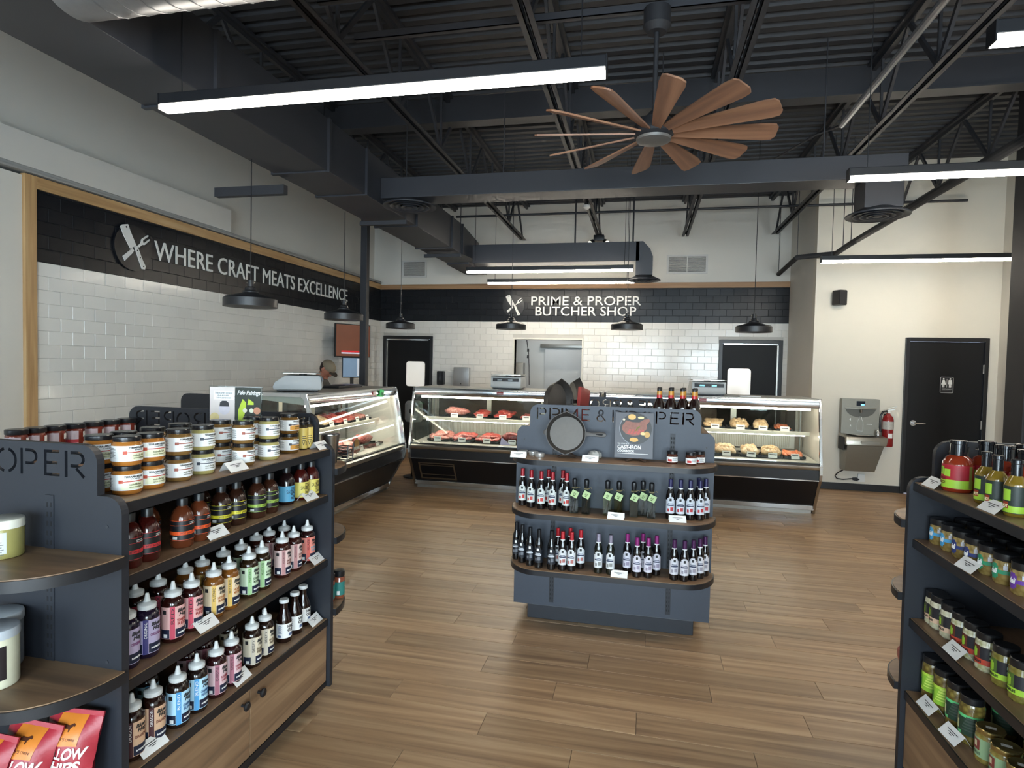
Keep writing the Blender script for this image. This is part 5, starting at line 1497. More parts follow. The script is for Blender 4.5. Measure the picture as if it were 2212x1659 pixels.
# poster stand on the left gondola
t = thing('sign_holder', 'clear tabletop sign with food photographs and Palo Pairings script', 'sign', (-1.745, 2.305, JT), .12)
obj('acrylic', MB().box(-.122, .122, -.004, .004, 0, .305), glass('acrylic', 'f2f6f6'), t, smooth=False)
obj('acrylic_foot', MB().box(-.122, .122, -.04, .04, 0, .004), glass('acrylic'), t, smooth=False)
pl = obj('left_photo', MB().box(-.118, -.002, -.0048, -.0042, .09, .3), M('photo_pale', 'd8ccc6', .5, noise=(14, .12)), t, smooth=False)
pr = obj('right_photo', MB().box(.0, .118, -.0048, -.0042, .12, .3), M('photo_dark', '2c3128', .5, noise=(20, .3)), t, smooth=False)
obj('white_footer', MB().box(.0, .1, -.0052, -.0046, .085, .125), PAPER, t, smooth=False)
obj('caption_box', MB().box(-.1, -.006, -.0052, -.0048, .245, .285), PAPER, pl, smooth=False)
obj('caption_lettering', MB().merge(fit(text('TERRAPIN RIDGE', .01, .0002), -.094, -.012, .27, .278)).merge(fit(text('FARMS', .01, .0002), -.08, -.03, .26, .266)).merge(fit(text('DEVILED EGGS', .01, .0002), -.085, -.022, .25, .256)).move(0, -.0054), INK, pl, smooth=False)
for cx, cz, rr, c in ((-.05, .205, .026, 'cfc8cf'), (-.095, .165, .022, 'd8c48a'), (-.075, .12, .024, 'b98a5a'), (-.03, .12, .024, 'b8875c')):
    obj('photo_food', MB().cyl((cx, -.0048, cz), (cx, -.0053, cz), rr, n=20), M('food_' + c, c, .5, noise=(60, .15)), pl)
obj('photo_lid', MB().prism([(-.072, .215), (-.028, .215), (-.03, .232), (-.04, .24), (-.06, .24), (-.07, .232)], -.0057, -.0053), M('lid_photo', '29262a', .4), pl, smooth=False)
obj('script_lettering', fit(text('Palo Pairings', .02, .0002, .0003, italic=.35), .01, .116, .262, .288).move(0, -.0052), PAPER, pr, smooth=False)
obj('photo_jacket', MB().prism([(.014, .2), (.034, .25), (.05, .235), (.05, .2), (.03, .15), (.014, .15)], -.0053, -.0048).prism([(.056, .225), (.062, .252), (.085, .235), (.085, .225)], -.0053, -.0048), M('photo_lime', 'b8cf3c', .5), pr, smooth=False)
for cx, cz, rr, c in ((.05, .16, .016, '352b3a'), (.1, .2, .016, 'c98a6a'), (.09, .15, .026, 'b98a7c'), (.06, .14, .018, 'c9a69a'), (.045, .2, .01, 'e2dcc8'), (.075, .2, .01, 'dfe0c8')):
    obj('photo_food', MB().cyl((cx, -.005, cz), (cx, -.0054, cz), rr, n=16), M('food_' + c, c, .5, noise=(60, .2)), pr)


# ---- tent price cards
def tent():
    t = thing('price_tent', '', 'price card', group='folded white price tents on the shelves')
    obj('tent', MB().add([(-.05, -.034, .0), (.05, -.034, .0), (.05, 0, .034), (-.05, 0, .034), (.05, .022, 0), (-.05, .022, 0)], [(0, 1, 2, 3), (3, 2, 4, 5)]), PAPER, t, smooth=False)
    f = MB()
    for k, (w_, v) in enumerate(((.03, .64), (.016, .5), (.008, .38))):
        y0, y1 = -.034 * (1 - v), -.034 * (1 - v - .05); f.add([(-w_, y0 - .0006, .034 * v + .0006), (w_, y0 - .0006, .034 * v + .0006), (w_, y1 - .0006, .034 * (v + .05) + .0006), (-w_, y1 - .0006, .034 * (v + .05) + .0006)], [(0, 1, 2, 3)])
    obj('print', f, INK, t, smooth=False)
    return t


GX = -1.475
for y, z, lab in ((2.62, JT, 'white price tent beside the slim yellow bottles at the far top shelf'), (2.0, JT, 'white price tent in the middle of the left top shelf'), (1.89, 1.0445, 'white price tent before the yellow-striped bottles, second shelf'), (2.52, 1.0445, 'white price tent before the yellow-labelled bottles, second shelf'), (1.84, .7275, 'white price tent before the gold squeeze bottles, third shelf'), (2.58, .7275, 'white price tent at the far end of the third shelf'),
                  (1.6, .4345, 'white price tent before the dragon bottles, bottom shelf'), (2.03, .4345, 'white price tent before the cream bottles, bottom shelf'), (2.57, .4345, 'white price tent before the glass sauce bottles, bottom shelf')):
    put('tent', tent, (GX - .05, y, z), PI / 2 + random.uniform(-.08, .08), lab)
for px, py, z, lab in ((2020, 1052, JT, 'white price tent left of the large red bottles, right gondola'), (2132, 1104, JT, 'white price tent before the small green bottles, right gondola'), (2075, 1229, 1.0445, 'white price tent below the teal-tagged jars, right gondola'), (2064, 1414, .7275, 'white price tent before the red-banded jars, right gondola'), (1986, 1530, .4345, 'white price tent left of the tall green jars, bottom right shelf'), (2036, 1592, .4345, 'white price tent before the dark green jars, bottom right shelf')):
    p = on_z(px, py, z); put('tent', tent, (max(p.x, 1.095), p.y + .0, z), -PI / 2 + random.uniform(-.1, .1), lab)
for px, py, z, lab in ((1135, 976, 1.1075, 'white price tent before the silver tins on the island'), (1281, 985, 1.1075, 'white price tent before the grey scrubber on the island'), (1330, 1124, .7705, 'white price tent on the edge of the island middle shelf'), (1462, 1122, .7705, 'white price tent before the blue-capped bottles, island middle shelf'), (1337, 1248, .4155, 'white price tent before the grey-capped pair, island bottom shelf')):
    p = on_z(px, py, z); put('tent', tent, (p.x, min(max(p.y, 3.685), 3.72), z), random.uniform(-.1, .1), lab)


# ================================================================== ISLAND
def oil_build(foil, lab, body='120c0c', deco='c0453f', black=False):
    def b():
        t = thing('vinegar_bottle', '', 'bottle', group='slender vinegar bottles on the island')
        obj('bottle', MB().lathe([(0, 0), (.023, 0), (.026, .004), (.026, .145), (.022, .165), (.013, .19), (.0115, .22), (0, .22)], 22), sauce(body), t)
        obj('foil', MB().lathe([(0, .192), (.0135, .192), (.013, .215), (.0128, .243), (.0, .243)], 18), M('foil_' + foil, foil, .35, .25), t)
        if not black:
            obj('ring', MB().lathe([(.0128, .186), (.0145, .187), (.0145, .193), (.0128, .194)], 18), PAPER, t)
        lb = obj('label', MB().band(.0264, .036, .118, -85, 85, 18), M('oil_label_' + lab, lab, .5), t)
        obj('label_arch', MB().band(.0264, .118, .13, -45, 45, 10).band(.0264, .13, .137, -26, 26, 6), M('oil_label_' + lab), lb)
        obj('emblem', MB().band(.0268, .112, .128, -14, 14, 6), INK if not black else PAPER, lb)
        obj('fruit_print', MB().band(.0268, .052, .074, -2, 38, 8).band(.0268, .048, .066, -40, -14, 6), M('oil_deco_' + deco, deco, .5), lb)
        obj('name_band', MB().band(.0268, .082, .09, -50, 50, 10).band(.0268, .094, .098, -35, 35, 8), M('oil_ink_' + ('w' if black else 'b'), 'c9ccd2' if black else '39405a', .5), lb)
        return t
    return b


def rowI(key, foil, lab, deco, z, pts, desc, body='120c0c', black=False):
    for i, (x, y, d) in enumerate(pts): put(key, oil_build(foil, lab, body, deco, black), (x, y, z), random.uniform(-.15, .15), desc + ', ' + d)


Z2, Z3 = .7705, .4155
rowI('oilr', '9a1c26', 'd9dbd6', 'c23a34', Z2, [(-.755, 3.845, 'leftmost'), (-.69, 3.805, 'second from left'), (-.62, 3.785, 'third from left'), (-.545, 3.775, 'fourth from left'), (-.455, 3.775, 'rightmost in front'), (-.585, 3.86, 'behind the third one'), (-.49, 3.855, 'behind the rightmost one')], 'red-capped bottle on the island middle shelf')
rowI('oilb', '2b2a52', 'd6dae2', 'b83a40', Z2, [(.185, 3.775, 'leftmost'), (.245, 3.775, 'second from left'), (.303, 3.78, 'third from left'), (.362, 3.795, 'fourth from left'), (.4, 3.855, 'at the right rear'), (.36, 3.87, 'behind the fourth one')], 'navy-capped bottle on the island middle shelf')
rowI('oilk', '1a1b1f', '1d2027', '6c7078', Z3, [(-.785, 3.83, 'leftmost'), (-.735, 3.775, 'second from left'), (-.675, 3.73, 'third from left'), (-.612, 3.7, 'fourth from left'), (-.53, 3.69, 'rightmost')], 'all-black bottle on the island bottom shelf', '0c0c0e', True)
rowI('oilc', 'b3232c', 'd9dadc', 'b06a64', Z3, [(-.50, 3.765, 'left rear'), (-.462, 3.70, 'left front'), (-.405, 3.70, 'right front'), (-.355, 3.765, 'right rear'), (-.425, 3.79, 'middle rear')], 'scarlet-capped bottle on the island bottom shelf')
rowI('oilg', '8d8494', 'd8d9da', '8a8a86', Z3, [(-.24, 3.71, 'left'), (-.165, 3.705, 'right')], 'grey-capped bottle of the pair on the island bottom shelf', '15170f')
rowI('oilm', '8e2a72', 'd6d2dc', '9a8fa4', Z3, [(-.065, 3.76, 'left rear'), (-.005, 3.70, 'left front'), (.062, 3.71, 'right front'), (.112, 3.77, 'right rear'), (.03, 3.795, 'middle rear')], 'magenta-capped bottle on the island bottom shelf')
rowI('oilp', '4c2450', 'd6d4da', '9a94a0', Z3, [(.215, 3.715, 'leftmost'), (.275, 3.71, 'second from left'), (.328, 3.74, 'third from left'), (.37, 3.785, 'fourth from left'), (.405, 3.84, 'rightmost')], 'plum-capped bottle on the island bottom shelf')


def square_build(liq):
    def b():
        t = thing('square_bottle', '', 'bottle', group='clear square bottles with green tags')
        GB = glass('bottle_glass', 'dfe8e2', 1.2); k = .026
        m = MB()
        for a, z in ((k * .94, 0), (k, .004), (k, .125), (k * .85, .14), (.011, .155), (.011, .17)):
            o = len(m.v); m.v += [(-a, -a, z), (a, -a, z), (a, a, z), (-a, a, z)]
            if o: m.f += [(o - 4 + i, o - 4 + (i + 1) % 4, o + (i + 1) % 4, o + i) for i in range(4)]
        obj('bottle', m, GB, t, smooth=False)
        m = MB(); a = k * .9; m.box(-a, a, -a, a, .004, .122); obj('liquid', m, glass('liq_' + liq, liq, .6) if liq != '20160e' else M('liq_dark', liq, .2), t, smooth=False)
        obj('herbs', MB().tube([(-.008, 0, .008), (.0, -.005, .05), (.008, 0, .09)], [.006, .008, .003], 6).tube([(.01, .005, .008), (.006, .0, .04)], [.005, .004], 6), M('herb_brown', '3c2a1a', .7), t)
        obj('stopper', MB().lathe([(0, .165), (.013, .165), (.0155, .175), (.0165, .2), (.0155, .212), (.009, .219), (0, .22)], 18), BLKCAP, t)
        obj('twine', MB().tube([(.016 * math.cos(q_ * PI / 4), .016 * math.sin(q_ * PI / 4), .158) for q_ in range(9)], .0022, 5).tube([(.012, .0, .158), (.03, -.01, .168), (.034, -.012, .16)], .0015, 4), M('twine', '9c8a62', .9), t)
        tg = obj('tag', MB().box(-.022, .022, -.0008, .0008, -.022, .022), M('tag_green', 'b9cf98', .6), t, (.004, -.0285, .125), (.12, .42, 0), smooth=False)
        obj('tag_print', MB().box(-.009, .009, -.0014, -.0009, .004, .007).box(-.012, .008, -.0014, -.0009, -.003, 0).box(-.006, .006, -.0014, -.0009, -.014, -.007), M('tag_ink', '56653c', .6), tg, smooth=False)
        return t
    return b


for k, (x, y, liq, lab) in enumerate(((-.40, 3.74, 'b8c0c4', 'leftmost, silvery'), (-.325, 3.735, 'b8c0c4', 'second from left, silvery'), (-.195, 3.74, 'cfd08a', 'third, pale yellow'), (-.125, 3.74, 'cfd08a', 'fourth, pale yellow'), (-.035, 3.745, '20160e', 'fifth, dark'), (.02, 3.80, 'b8c0c4', 'set back'), (.072, 3.75, 'b8c0c4', 'rightmost, silvery'))):
    put('sqb' + liq, square_build(liq), (x, y, Z2), random.uniform(-.2, .2), 'clear square bottle with green tag on the island middle shelf, ' + lab)
# top shelf of the island front
Z1 = 1.1075


def tin():
    t = thing('round_tin', '', 'tin', group='small silver tins')
    obj('body', MB().lathe([(0, 0), (.029, 0), (.03, .002), (.03, .016), (0, .016)], 28), M('tin_metal', 'd2d2cf', .3, .7), t)
    obj('lid', MB().lathe([(.0, .016), (.0312, .012), (.0318, .014), (.0318, .024), (.029, .026), (0, .026)], 28), M('tin_metal'), t)
    return t


put('tin', tin, (-.755, 3.84, Z1), 0, 'silver tin at the left end of the island top shelf'); put('tin', tin, (-.685, 3.825, Z1), 0, 'silver tin second from the left on the island top shelf'); put('tin', tin, (-.632, 3.765, Z1), 0, 'silver tin in front of the other two on the island top shelf')
IRON = M('cast_iron', '46423f', .45, .4, noise=(50, .12), bump=(160, .2)); IRONI = M('cast_iron_inside', '58534e', .45, .4, noise=(60, .1))


def skillet_mesh(R_=.125, d=.042):
    m = MB().lathe([(0, 0), (R_ * .88, 0), (R_, d), (R_ * 1.02, d + .004), (R_ * .985, d + .004), (R_ * .86, .006), (0, .006)], 40)
    v = []
    for x, y, z in m.v:
        a = math.degrees(math.atan2(y, x)); r = math.hypot(x, y)
        if r > R_ * .95:
            for c in (90, -90):
                da = (a - c + 180) % 360 - 180
                k = math.exp(-(da / 9) ** 2) * .1; x, y = x * (1 + k), y * (1 + k)
        v.append((x, y, z))
    m.v = v; return m


def easel(t):
    for sx in (-1, 1):
        obj('easel_leg', MB().bar((sx * .015, -.0, .02), (sx * .06, -.055, .004), .013, .009), M('easel_brown', '4a3a30', .5), t, smooth=False)
    obj('easel_back', MB().bar((0, .0, .015), (0, .04, .1), .02, .008), M('easel_brown'), t, smooth=False)


ps = (on_y(1224.7, 938, 3.83))
t = thing('display_easel', 'small brown easel holding the skillet', 'easel', (-.457, 3.845, Z1)); easel(t)
t = thing('cast_iron_skillet', 'black cast iron skillet displayed upright on the island shelf', 'skillet', (ps.x, 3.81, ps.z + .008), rot=(math.radians(90 - 8), 0, 0))
obj('pan', skillet_mesh(), IRON, t); obj('pan_inside', MB().cyl((0, 0, .0065), (0, 0, .008), .107, n=40), IRONI, t)
obj('handle', MB().prism([(.118, .018), (.15, .012), (.175, .011), (.22, .016), (.245, .014), (.255, 0), (.245, -.014), (.22, -.016), (.175, -.011), (.15, -.012), (.118, -.018)], .03, .042, 'z'), IRON, t, bevel=.003)
obj('handle_hole', MB().prism([(.19, .003), (.225, .006), (.238, 0), (.225, -.006), (.19, -.003)], .0425, .0432, 'z'), M('hole_dark', '0c0c0e', .8), t)
obj('helper_tab', MB().prism([(-.122, .025), (-.142, .012), (-.145, 0), (-.142, -.012), (-.122, -.025)], .03, .042, 'z'), IRON, t, bevel=.003)
t = thing('scrubber', 'small grey chain scrubber heaped beside its price tent', 'scrubber', (-.29, 3.83, Z1))
obj('mesh_heap', MB().ball((0, 0, .02), .045, .03, .03, 14, 8, lambda d: 1 + .12 * math.sin(9 * d.x + 5 * d.y)), M('scrub_grey', 'b5b5b0', .5, .3, noise=(120, .25), bump=(300, .8)), t)
pb = on_y(1370, 934, 3.83)
t = thing('display_easel', 'small brown easel holding the cookbook', 'easel', (-.03, 3.825, Z1)); easel(t)
t = thing('cookbook', 'grey cast-iron cookbook with a sliced steak photograph on its cover', 'book', (-.045, 3.80, Z1 + .018), rot=(math.radians(-10), 0, 0))
obj('cover', MB().box(-.118, .118, 0, .018, 0, .285), M('cover_grey', '55565c', .45), t, smooth=False, bevel=.001)
pn = obj('photo_pan', MB().cyl((.01, 0, .185), (.01, -.0008, .185), .098, n=40), M('photo_pan', '2b2a28', .4), t)
obj('pan_rim', MB().tube([(.01 + .1 * math.cos(math.radians(a)), -.001, .185 + .1 * math.sin(math.radians(a))) for a in range(150, 260, 10)], .0018, 4), M('photo_rim', 'b9bcc4', .5), pn)
stk = [(-.075, .2), (-.05, .235), (-.01, .225), (.03, .225), (.06, .245), (.09, .25), (.095, .235), (.075, .21), (.08, .19), (.06, .165), (.03, .145), (-.01, .14), (-.05, .15), (-.075, .175)]
obj('photo_steak', MB().prism(stk, -.0014, -.0008), M('photo_steak', '8a5a4c', .5, noise=(60, .4)), pn, smooth=False)
for k in range(5): obj('photo_slice', MB().prism([(-.045 + k * .02, .15), (-.03 + k * .02, .148), (-.018 + k * .02, .178), (-.03 + k * .02, .182)], -.0018, -.0014), M('photo_slice', 'b5524a', .5, noise=(80, .3)), pn, smooth=False)
obj('photo_herb', MB().tube([(.01, -.002, .17), (.02, -.002, .19), (.035, -.002, .2)], .0025, 4), M('photo_herb', '7d9a4c', .5), pn)
for cx, cz, w_, h_, c in ((-.015, .258, .025, .018, 'd9b06a'), (.04, .255, .02, .008, 'e6d29a'), (.055, .155, .016, .01, 'e2c88c'), (.08, .15, .018, .02, 'c9a05c'), (.0, .115, .028, .014, 'd9aa5c'), (-.065, .24, .008, .007, 'd9cdb4')):
    obj('photo_potato', MB().prism([(cx + w_ * math.cos(a), cz + h_ * math.sin(a)) for a in [2 * PI * i / 10 for i in range(10)]], -.002, -.0008), M('food_' + c, c, .5, noise=(60, .2)), pn, smooth=False)
obj('title_lettering', MB().merge(fit(text('THE COMPLETE', .01, .0002), -.1, -.03, .085, .093)).merge(fit(text('CAST-IRON', .02, .0002, .0006), -.1, .045, .056, .08)).merge(fit(text('COOKBOOK', .014, .0002, .0004), -.1, .005, .036, .05)).merge(MB().box(-.1, .09, -.0002, .0002, .026, .029)).move(0, -.0008), PAPER, t, smooth=False)


def nutjar():
    t = thing('relish_jar', '', 'jar', group='small relish jars')
    obj('jar', MB().lathe([(0, 0), (.03, 0), (.033, .004), (.033, .052), (.028, .06), (0, .06)], 24), sauce('4a2418'), t)
    obj('lid', MB().lathe([(0, .059), (.031, .059), (.0315, .075), (.029, .077), (0, .077)], 24), M('lid_black'), t)
    obj('label', MB().band(.0334, .01, .042, -80, 80, 16), PAPER, t); obj('fruit_print', MB().band(.0337, .014, .028, -50, -5, 6), M('oil_deco_c23a34', 'c23a34', .5), t)
    obj('print', lines(.0337, .034, 0, 4, .002, .005, 50), INK, t)
    return t


put('nut', nutjar, (.19, 3.805, Z1), 0, 'small relish jar left of the pair on the island top shelf'); put('nut', nutjar, (.3, 3.785, Z1), .1, 'small relish jar in front at the right of the island top shelf'); put('nut', nutjar, (.355, 3.845, Z1), -.1, 'small relish jar at the rear right of the island top shelf')
# behind the island sign, on its top shelf
for k, (x, y, a, lab) in enumerate(((-.60, 4.16, 62, 'cast iron skillet standing on edge behind the island sign, left one'), (-.52, 4.52, 112, 'cast iron skillet standing on edge behind the island sign, right one'))):
    t = thing('cast_iron_skillet', lab, 'skillet', (x, y, 1.438), rot=(math.radians(90), 0, math.radians(a)))
    m = skillet_mesh(.15, .05); m.v = [(y_, -x_, z_) for x_, y_, z_ in m.v]
    # turn the spout upward
    m2 = skillet_mesh(.15, .05)
    obj('pan', m2, IRON, t); obj('pan_inside', MB().cyl((0, 0, .0065), (0, 0, .008), .128, n=40), IRONI, t)
    obj('handle', MB().prism([(.14, .018), (.18, .012), (.25, .014), (.28, 0), (.25, -.014), (.18, -.012), (.14, -.018)], .036, .05, 'z'), IRON, t, bevel=.003)
t = thing('standing_book', 'red and white book standing behind the island sign', 'book', (-.425, 4.3, 1.27), rot=(0, .18, 1.3))
obj('cover', MB().box(-.09, .09, -.012, .012, 0, .265), M('book_red', '8a2f2a', .4, noise=(20, .3)), t, smooth=False, bevel=.001); obj('pages', MB().box(-.088, .093, -.009, .009, .003, .262), PAPER, t, smooth=False)


def tallb(foil):
    def b():
        t = thing('syrup_bottle', '', 'bottle', group='dark bottles with bright necks behind the island sign')
        obj('bottle', MB().lathe([(0, 0), (.033, 0), (.036, .005), (.036, .16), (.03, .19), (.016, .225), (.014, .275), (0, .275)], 24), GLOSSD, t)
        obj('neck_label', MB().lathe([(.0175, .215), (.0168, .23), (.0162, .245), (.015, .245)], 20), M('neck_' + foil, foil, .35), t)
        obj('neck_foil', MB().lathe([(.0165, .244), (.0158, .258), (.0152, .272), (.0145, .272)], 20), M('neck_gold', 'c08a34', .35), t)
        obj('neck_band', MB().lathe([(.018, .208), (.0185, .212), (.0175, .219), (.017, .215)], 20), PAPER, t)
        obj('cap', MB().lathe([(0, .27), (.0155, .27), (.0155, .288), (.013, .292), (0, .292)], 18), BLKCAP, t)
        return t
    return b


for i, (x, y, f, lab) in enumerate(((.16, 4.12, 'b8222c', 'first in front from the left'), (.235, 4.12, 'b8222c', 'second in front'), (.31, 4.12, 'b8222c', 'third in front'), (.385, 4.12, 'b8222c', 'fourth in front'), (.165, 4.22, 'c9762c', 'first behind from the left'), (.245, 4.22, 'c9762c', 'second behind'), (.325, 4.22, 'c9762c', 'third behind'), (.4, 4.22, 'c9762c', 'fourth behind'))):
    put('tall' + f, tallb(f), (x - .05, y, 1.2695), 0, 'bright-necked dark bottle above the island sign, ' + lab)

# ================================================================== RIGHT GONDOLA
GREEN, LIME, PRED = M('label_green', '5f9a2c', .5), M('label_lime', 'a5cf3c', .5), M('label_crimson', 'a8222f', .5)


def big_red():
    t = thing('hot_sauce_bottle', '', 'sauce bottle', group='large red pickle sauce bottles')
    obj('bottle', MB().lathe([(0, 0), (.044, 0), (.048, .006), (.048, .095), (.046, .108), (.036, .125), (.022, .134), (.02, .14), (0, .14)], 28), sauce('8a3018'), t)
    obj('cap', MB().lathe([(0, .13), (.0255, .13), (.0255, .172), (.028, .174), (.028, .184), (.025, .186), (0, .186)], 24), M('cap_black_gloss', '141518', .15), t)
    lb = obj('label', MB().band(.0484, .012, .098, -130, 120, 28), PRED, t)
    obj('lime_base', MB().band(.0488, .014, .044, -130, 95, 24), LIME, lb)
    obj('pickle_mark', MB().band(.0491, .06, .09, -48, -24, 6).band(.0491, .056, .082, -22, 4, 6), M('pickle_lime', '9cc83c', .5), lb)
    obj('pickle_shade', MB().band(.0493, .068, .084, -44, -34, 4), GREEN, lb)
    obj('title', MB().merge(fit(text('PICKLE', .014, .0002, .0004), -.036, .01, .042, .052).bend(.0495, -24)).merge(fit(text('SAUCE', .014, .0002, .0004), -.036, .008, .028, .038).bend(.0495, -24)), M('label_maroon', '6a1c1c', .5), lb)
    obj('side_panel', MB().band(.0491, .016, .096, 74, 90, 4), M('label_olive', '8a8a44', .5), lb)
    return t


for x, y, lab in ((1.135, 2.48, 'large red pickle sauce bottle at the left front'), (1.235, 2.50, 'large red pickle sauce bottle second from the left, set back'), (1.235, 2.385, 'large red pickle sauce bottle third, behind the small bottles'), (1.32, 2.44, 'large red pickle sauce bottle at the rear'), (1.235, 2.26, 'large red pickle sauce bottle behind the third small bottle'), (1.235, 2.15, 'large red pickle sauce bottle at the right picture edge')):
    put('bigred', big_red, (x, y, JT), -PI / 2 + .75 + random.uniform(-.15, .15), lab)


def small_green():
    t = thing('hot_sauce_bottle', '', 'sauce bottle', group='small green pickle sauce bottles')
    obj('bottle', MB().lathe([(0, 0), (.027, 0), (.03, .005), (.03, .095), (.027, .106), (.018, .118), (.0125, .126), (.0125, .134), (0, .134)], 24), sauce('7a6220'), t)
    obj('cap', MB().lathe([(0, .122), (.0145, .122), (.0145, .158), (.016, .16), (.016, .17), (.014, .172), (0, .172)], 20), M('cap_black_gloss'), t)
    lb = obj('label', MB().band(.0304, .01, .092, -130, 110, 26), M('label_darkgreen', '25302a', .5, noise=(120, .4)), t)
    obj('lime_base', MB().band(.0308, .012, .032, -60, 100, 18), LIME, lb)
    obj('pickle_mark', MB().band(.0311, .048, .082, -48, -4, 8), M('pickle_lime'), lb)
    obj('red_burst', MB().band(.0312, .024, .044, -50, -14, 6), M('label_brick', '96341f', .5), lb)
    obj('lettering', fit(text('HOT', .01, .0002, .0004), -.009, .009, .027, .037).bend(.0316, -32), M('pickle_cream', 'e6dcb0', .5), lb)
    return t


for i, (x, y, lab) in enumerate(((1.125, 2.275, 'small green pickle sauce bottle on the left'), (1.115, 2.19, 'small green pickle sauce bottle in the middle behind the price tent'), (1.12, 2.10, 'small green pickle sauce bottle cut by the right picture edge'))):
    put('smallg', small_green, (x, y, JT), -PI / 2 + .75, lab)


def pickle_mat(n, c1, c2):
    if n in _mc: return _mc[n]
    m = M(n, c1, .15, coat=.5); t = m.node_tree; b = t.nodes['Principled BSDF']
    tc = t.nodes.new('ShaderNodeTexCoord'); v = t.nodes.new('ShaderNodeTexVoronoi'); v.inputs['Scale'].default_value = 55
    cr = t.nodes.new('ShaderNodeValToRGB'); cr.color_ramp.elements[0].color = hx(c2); cr.color_ramp.elements[1].color = hx(c1); cr.color_ramp.elements[0].position = .1; cr.color_ramp.elements[1].position = .7
    t.links.new(tc.outputs['Object'], v.inputs['Vector']); t.links.new(v.outputs['Distance'], cr.inputs[0]); t.links.new(cr.outputs[0], b.inputs['Base Color'])
    return m


def olive_build(c):
    def b():
        t = thing('olive_jar', '', 'jar', group='jars with paddle-shaped labels')
        obj('jar', MB().lathe([(0, 0), (.032, 0), (.036, .006), (.036, .068), (.033, .076), (0, .076)], 26), pickle_mat('olive_contents', '7a6434', 'a8915a'), t)
        obj('lid', MB().lathe([(0, .074), (.034, .074), (.035, .078), (.035, .096), (.032, .098), (0, .098)], 26), BLKCAP, t)
        lb = obj('paddle_label', MB().band(.0364, .022, .058, -52, -8, 10).band(.0364, .016, .064, -44, -16, 8).band(.0364, .034, .046, -8, 60, 10), M('paddle_' + c, c, .45), t)
        obj('lettering', fit(text('deli', .016, .0002, .0005, italic=.3), -.012, .012, .032, .05).bend(.037, -30), PAPER, lb)
        obj('seal_dot', MB().band(.0368, .048, .062, 14, 32, 6), M('seal_white', 'c9ccd6', .4), t)
        return t
    return b


for i, (y, c, lab) in enumerate(((2.575, '4a9ccc', 'light blue paddle-label jar at the left'), (2.49, '4a9ccc', 'light blue paddle-label jar on the right'), (2.405, '2c3a74', 'dark blue paddle-label jar on the left'), (2.32, '2c3a74', 'dark blue paddle-label jar on the right'), (2.235, '2c8a64', 'green paddle-label jar on the left'), (2.15, '2c8a64', 'green paddle-label jar on the right'), (2.055, '6a3c9c', 'purple paddle-label jar at the right picture edge'))):
    put('ol' + c, olive_build(c), (1.132, y, 1.0445), -PI / 2 + .62, lab)
    put('ol' + c, olive_build(c), (1.225, y + .02, 1.0445), -PI / 2 + .62, lab.replace('jar', 'jar standing in the back row,', 1))


def pick_build(band, cont, halo):
    def b():
        t = thing('pickle_jar', '', 'jar', group='black-labelled pickle jars')
        obj('jar', MB().lathe([(0, 0), (.032, 0), (.037, .006), (.037, .094), (.033, .104), (0, .104)], 26), pickle_mat('pk_' + cont, cont, 'e0dcc4' if cont != '6a6028' else '8c8440'), t)
        obj('lid', MB().lathe([(0, .102), (.034, .102), (.035, .106), (.035, .124), (.032, .127), (0, .127)], 26), BLKCAP, t)
        lb = obj('label', MB().band(.0374, .038, .082, -95, 85, 20), M('pk_black', '23242a', .45), t)
        obj('colour_band', MB().band(.0377, .024, .042, -95, 85, 20), M('pk_band_' + band, band, .45), lb)
        obj('halo', MB().band(.0378, .042, .084, -62, -16, 10), M('pk_halo_' + halo, halo, .5), lb)
        obj('pickle_mark', MB().band(.0381, .044, .076, -50, -36, 5).band(.0381, .048, .07, -58, -30, 6), M('pickle_lime'), lb)
        obj('lettering', fit(text('PICKLES', .01, .0002, .0003), -.02, .016, .029, .037).bend(.0384, -32), INK, lb)
        obj('side_print', MB().band(.0378, .048, .056, 24, 44, 5).band(.0378, .062, .072, 24, 38, 4), M('print_mint', '9ab8a4', .5), lb)
        return t
    return b


PK = [(2.66 - .035, 'c', 'cream-banded pickle jar nearest the far panel'), (2.55, 'c', 'cream-banded pickle jar in the middle of its three'), (2.47, 'c', 'cream-banded pickle jar beside the red-banded ones'), (2.39, 'r', 'red-banded pickle jar on the left'), (2.31, 'r', 'red-banded pickle jar in the middle'), (2.23, 'r', 'red-banded pickle jar on the right'), (2.135, 'g', 'lime-banded pickle jar, left one'), (2.045, 'g', 'lime-banded pickle jar at the right picture edge')]
PV = {'c': ('d9b79a', 'b9b494', '4a4a3a'), 'r': ('b8432f', '9a9668', '5a2c22'), 'g': ('a5cf3c', '6a6028', '4f6a2c')}
for y, k, lab in PK:
    put('pk' + k, pick_build(*PV[k]), (1.135, min(y, 2.59), .7275), -PI / 2 + .62 + random.uniform(-.15, .15), lab)


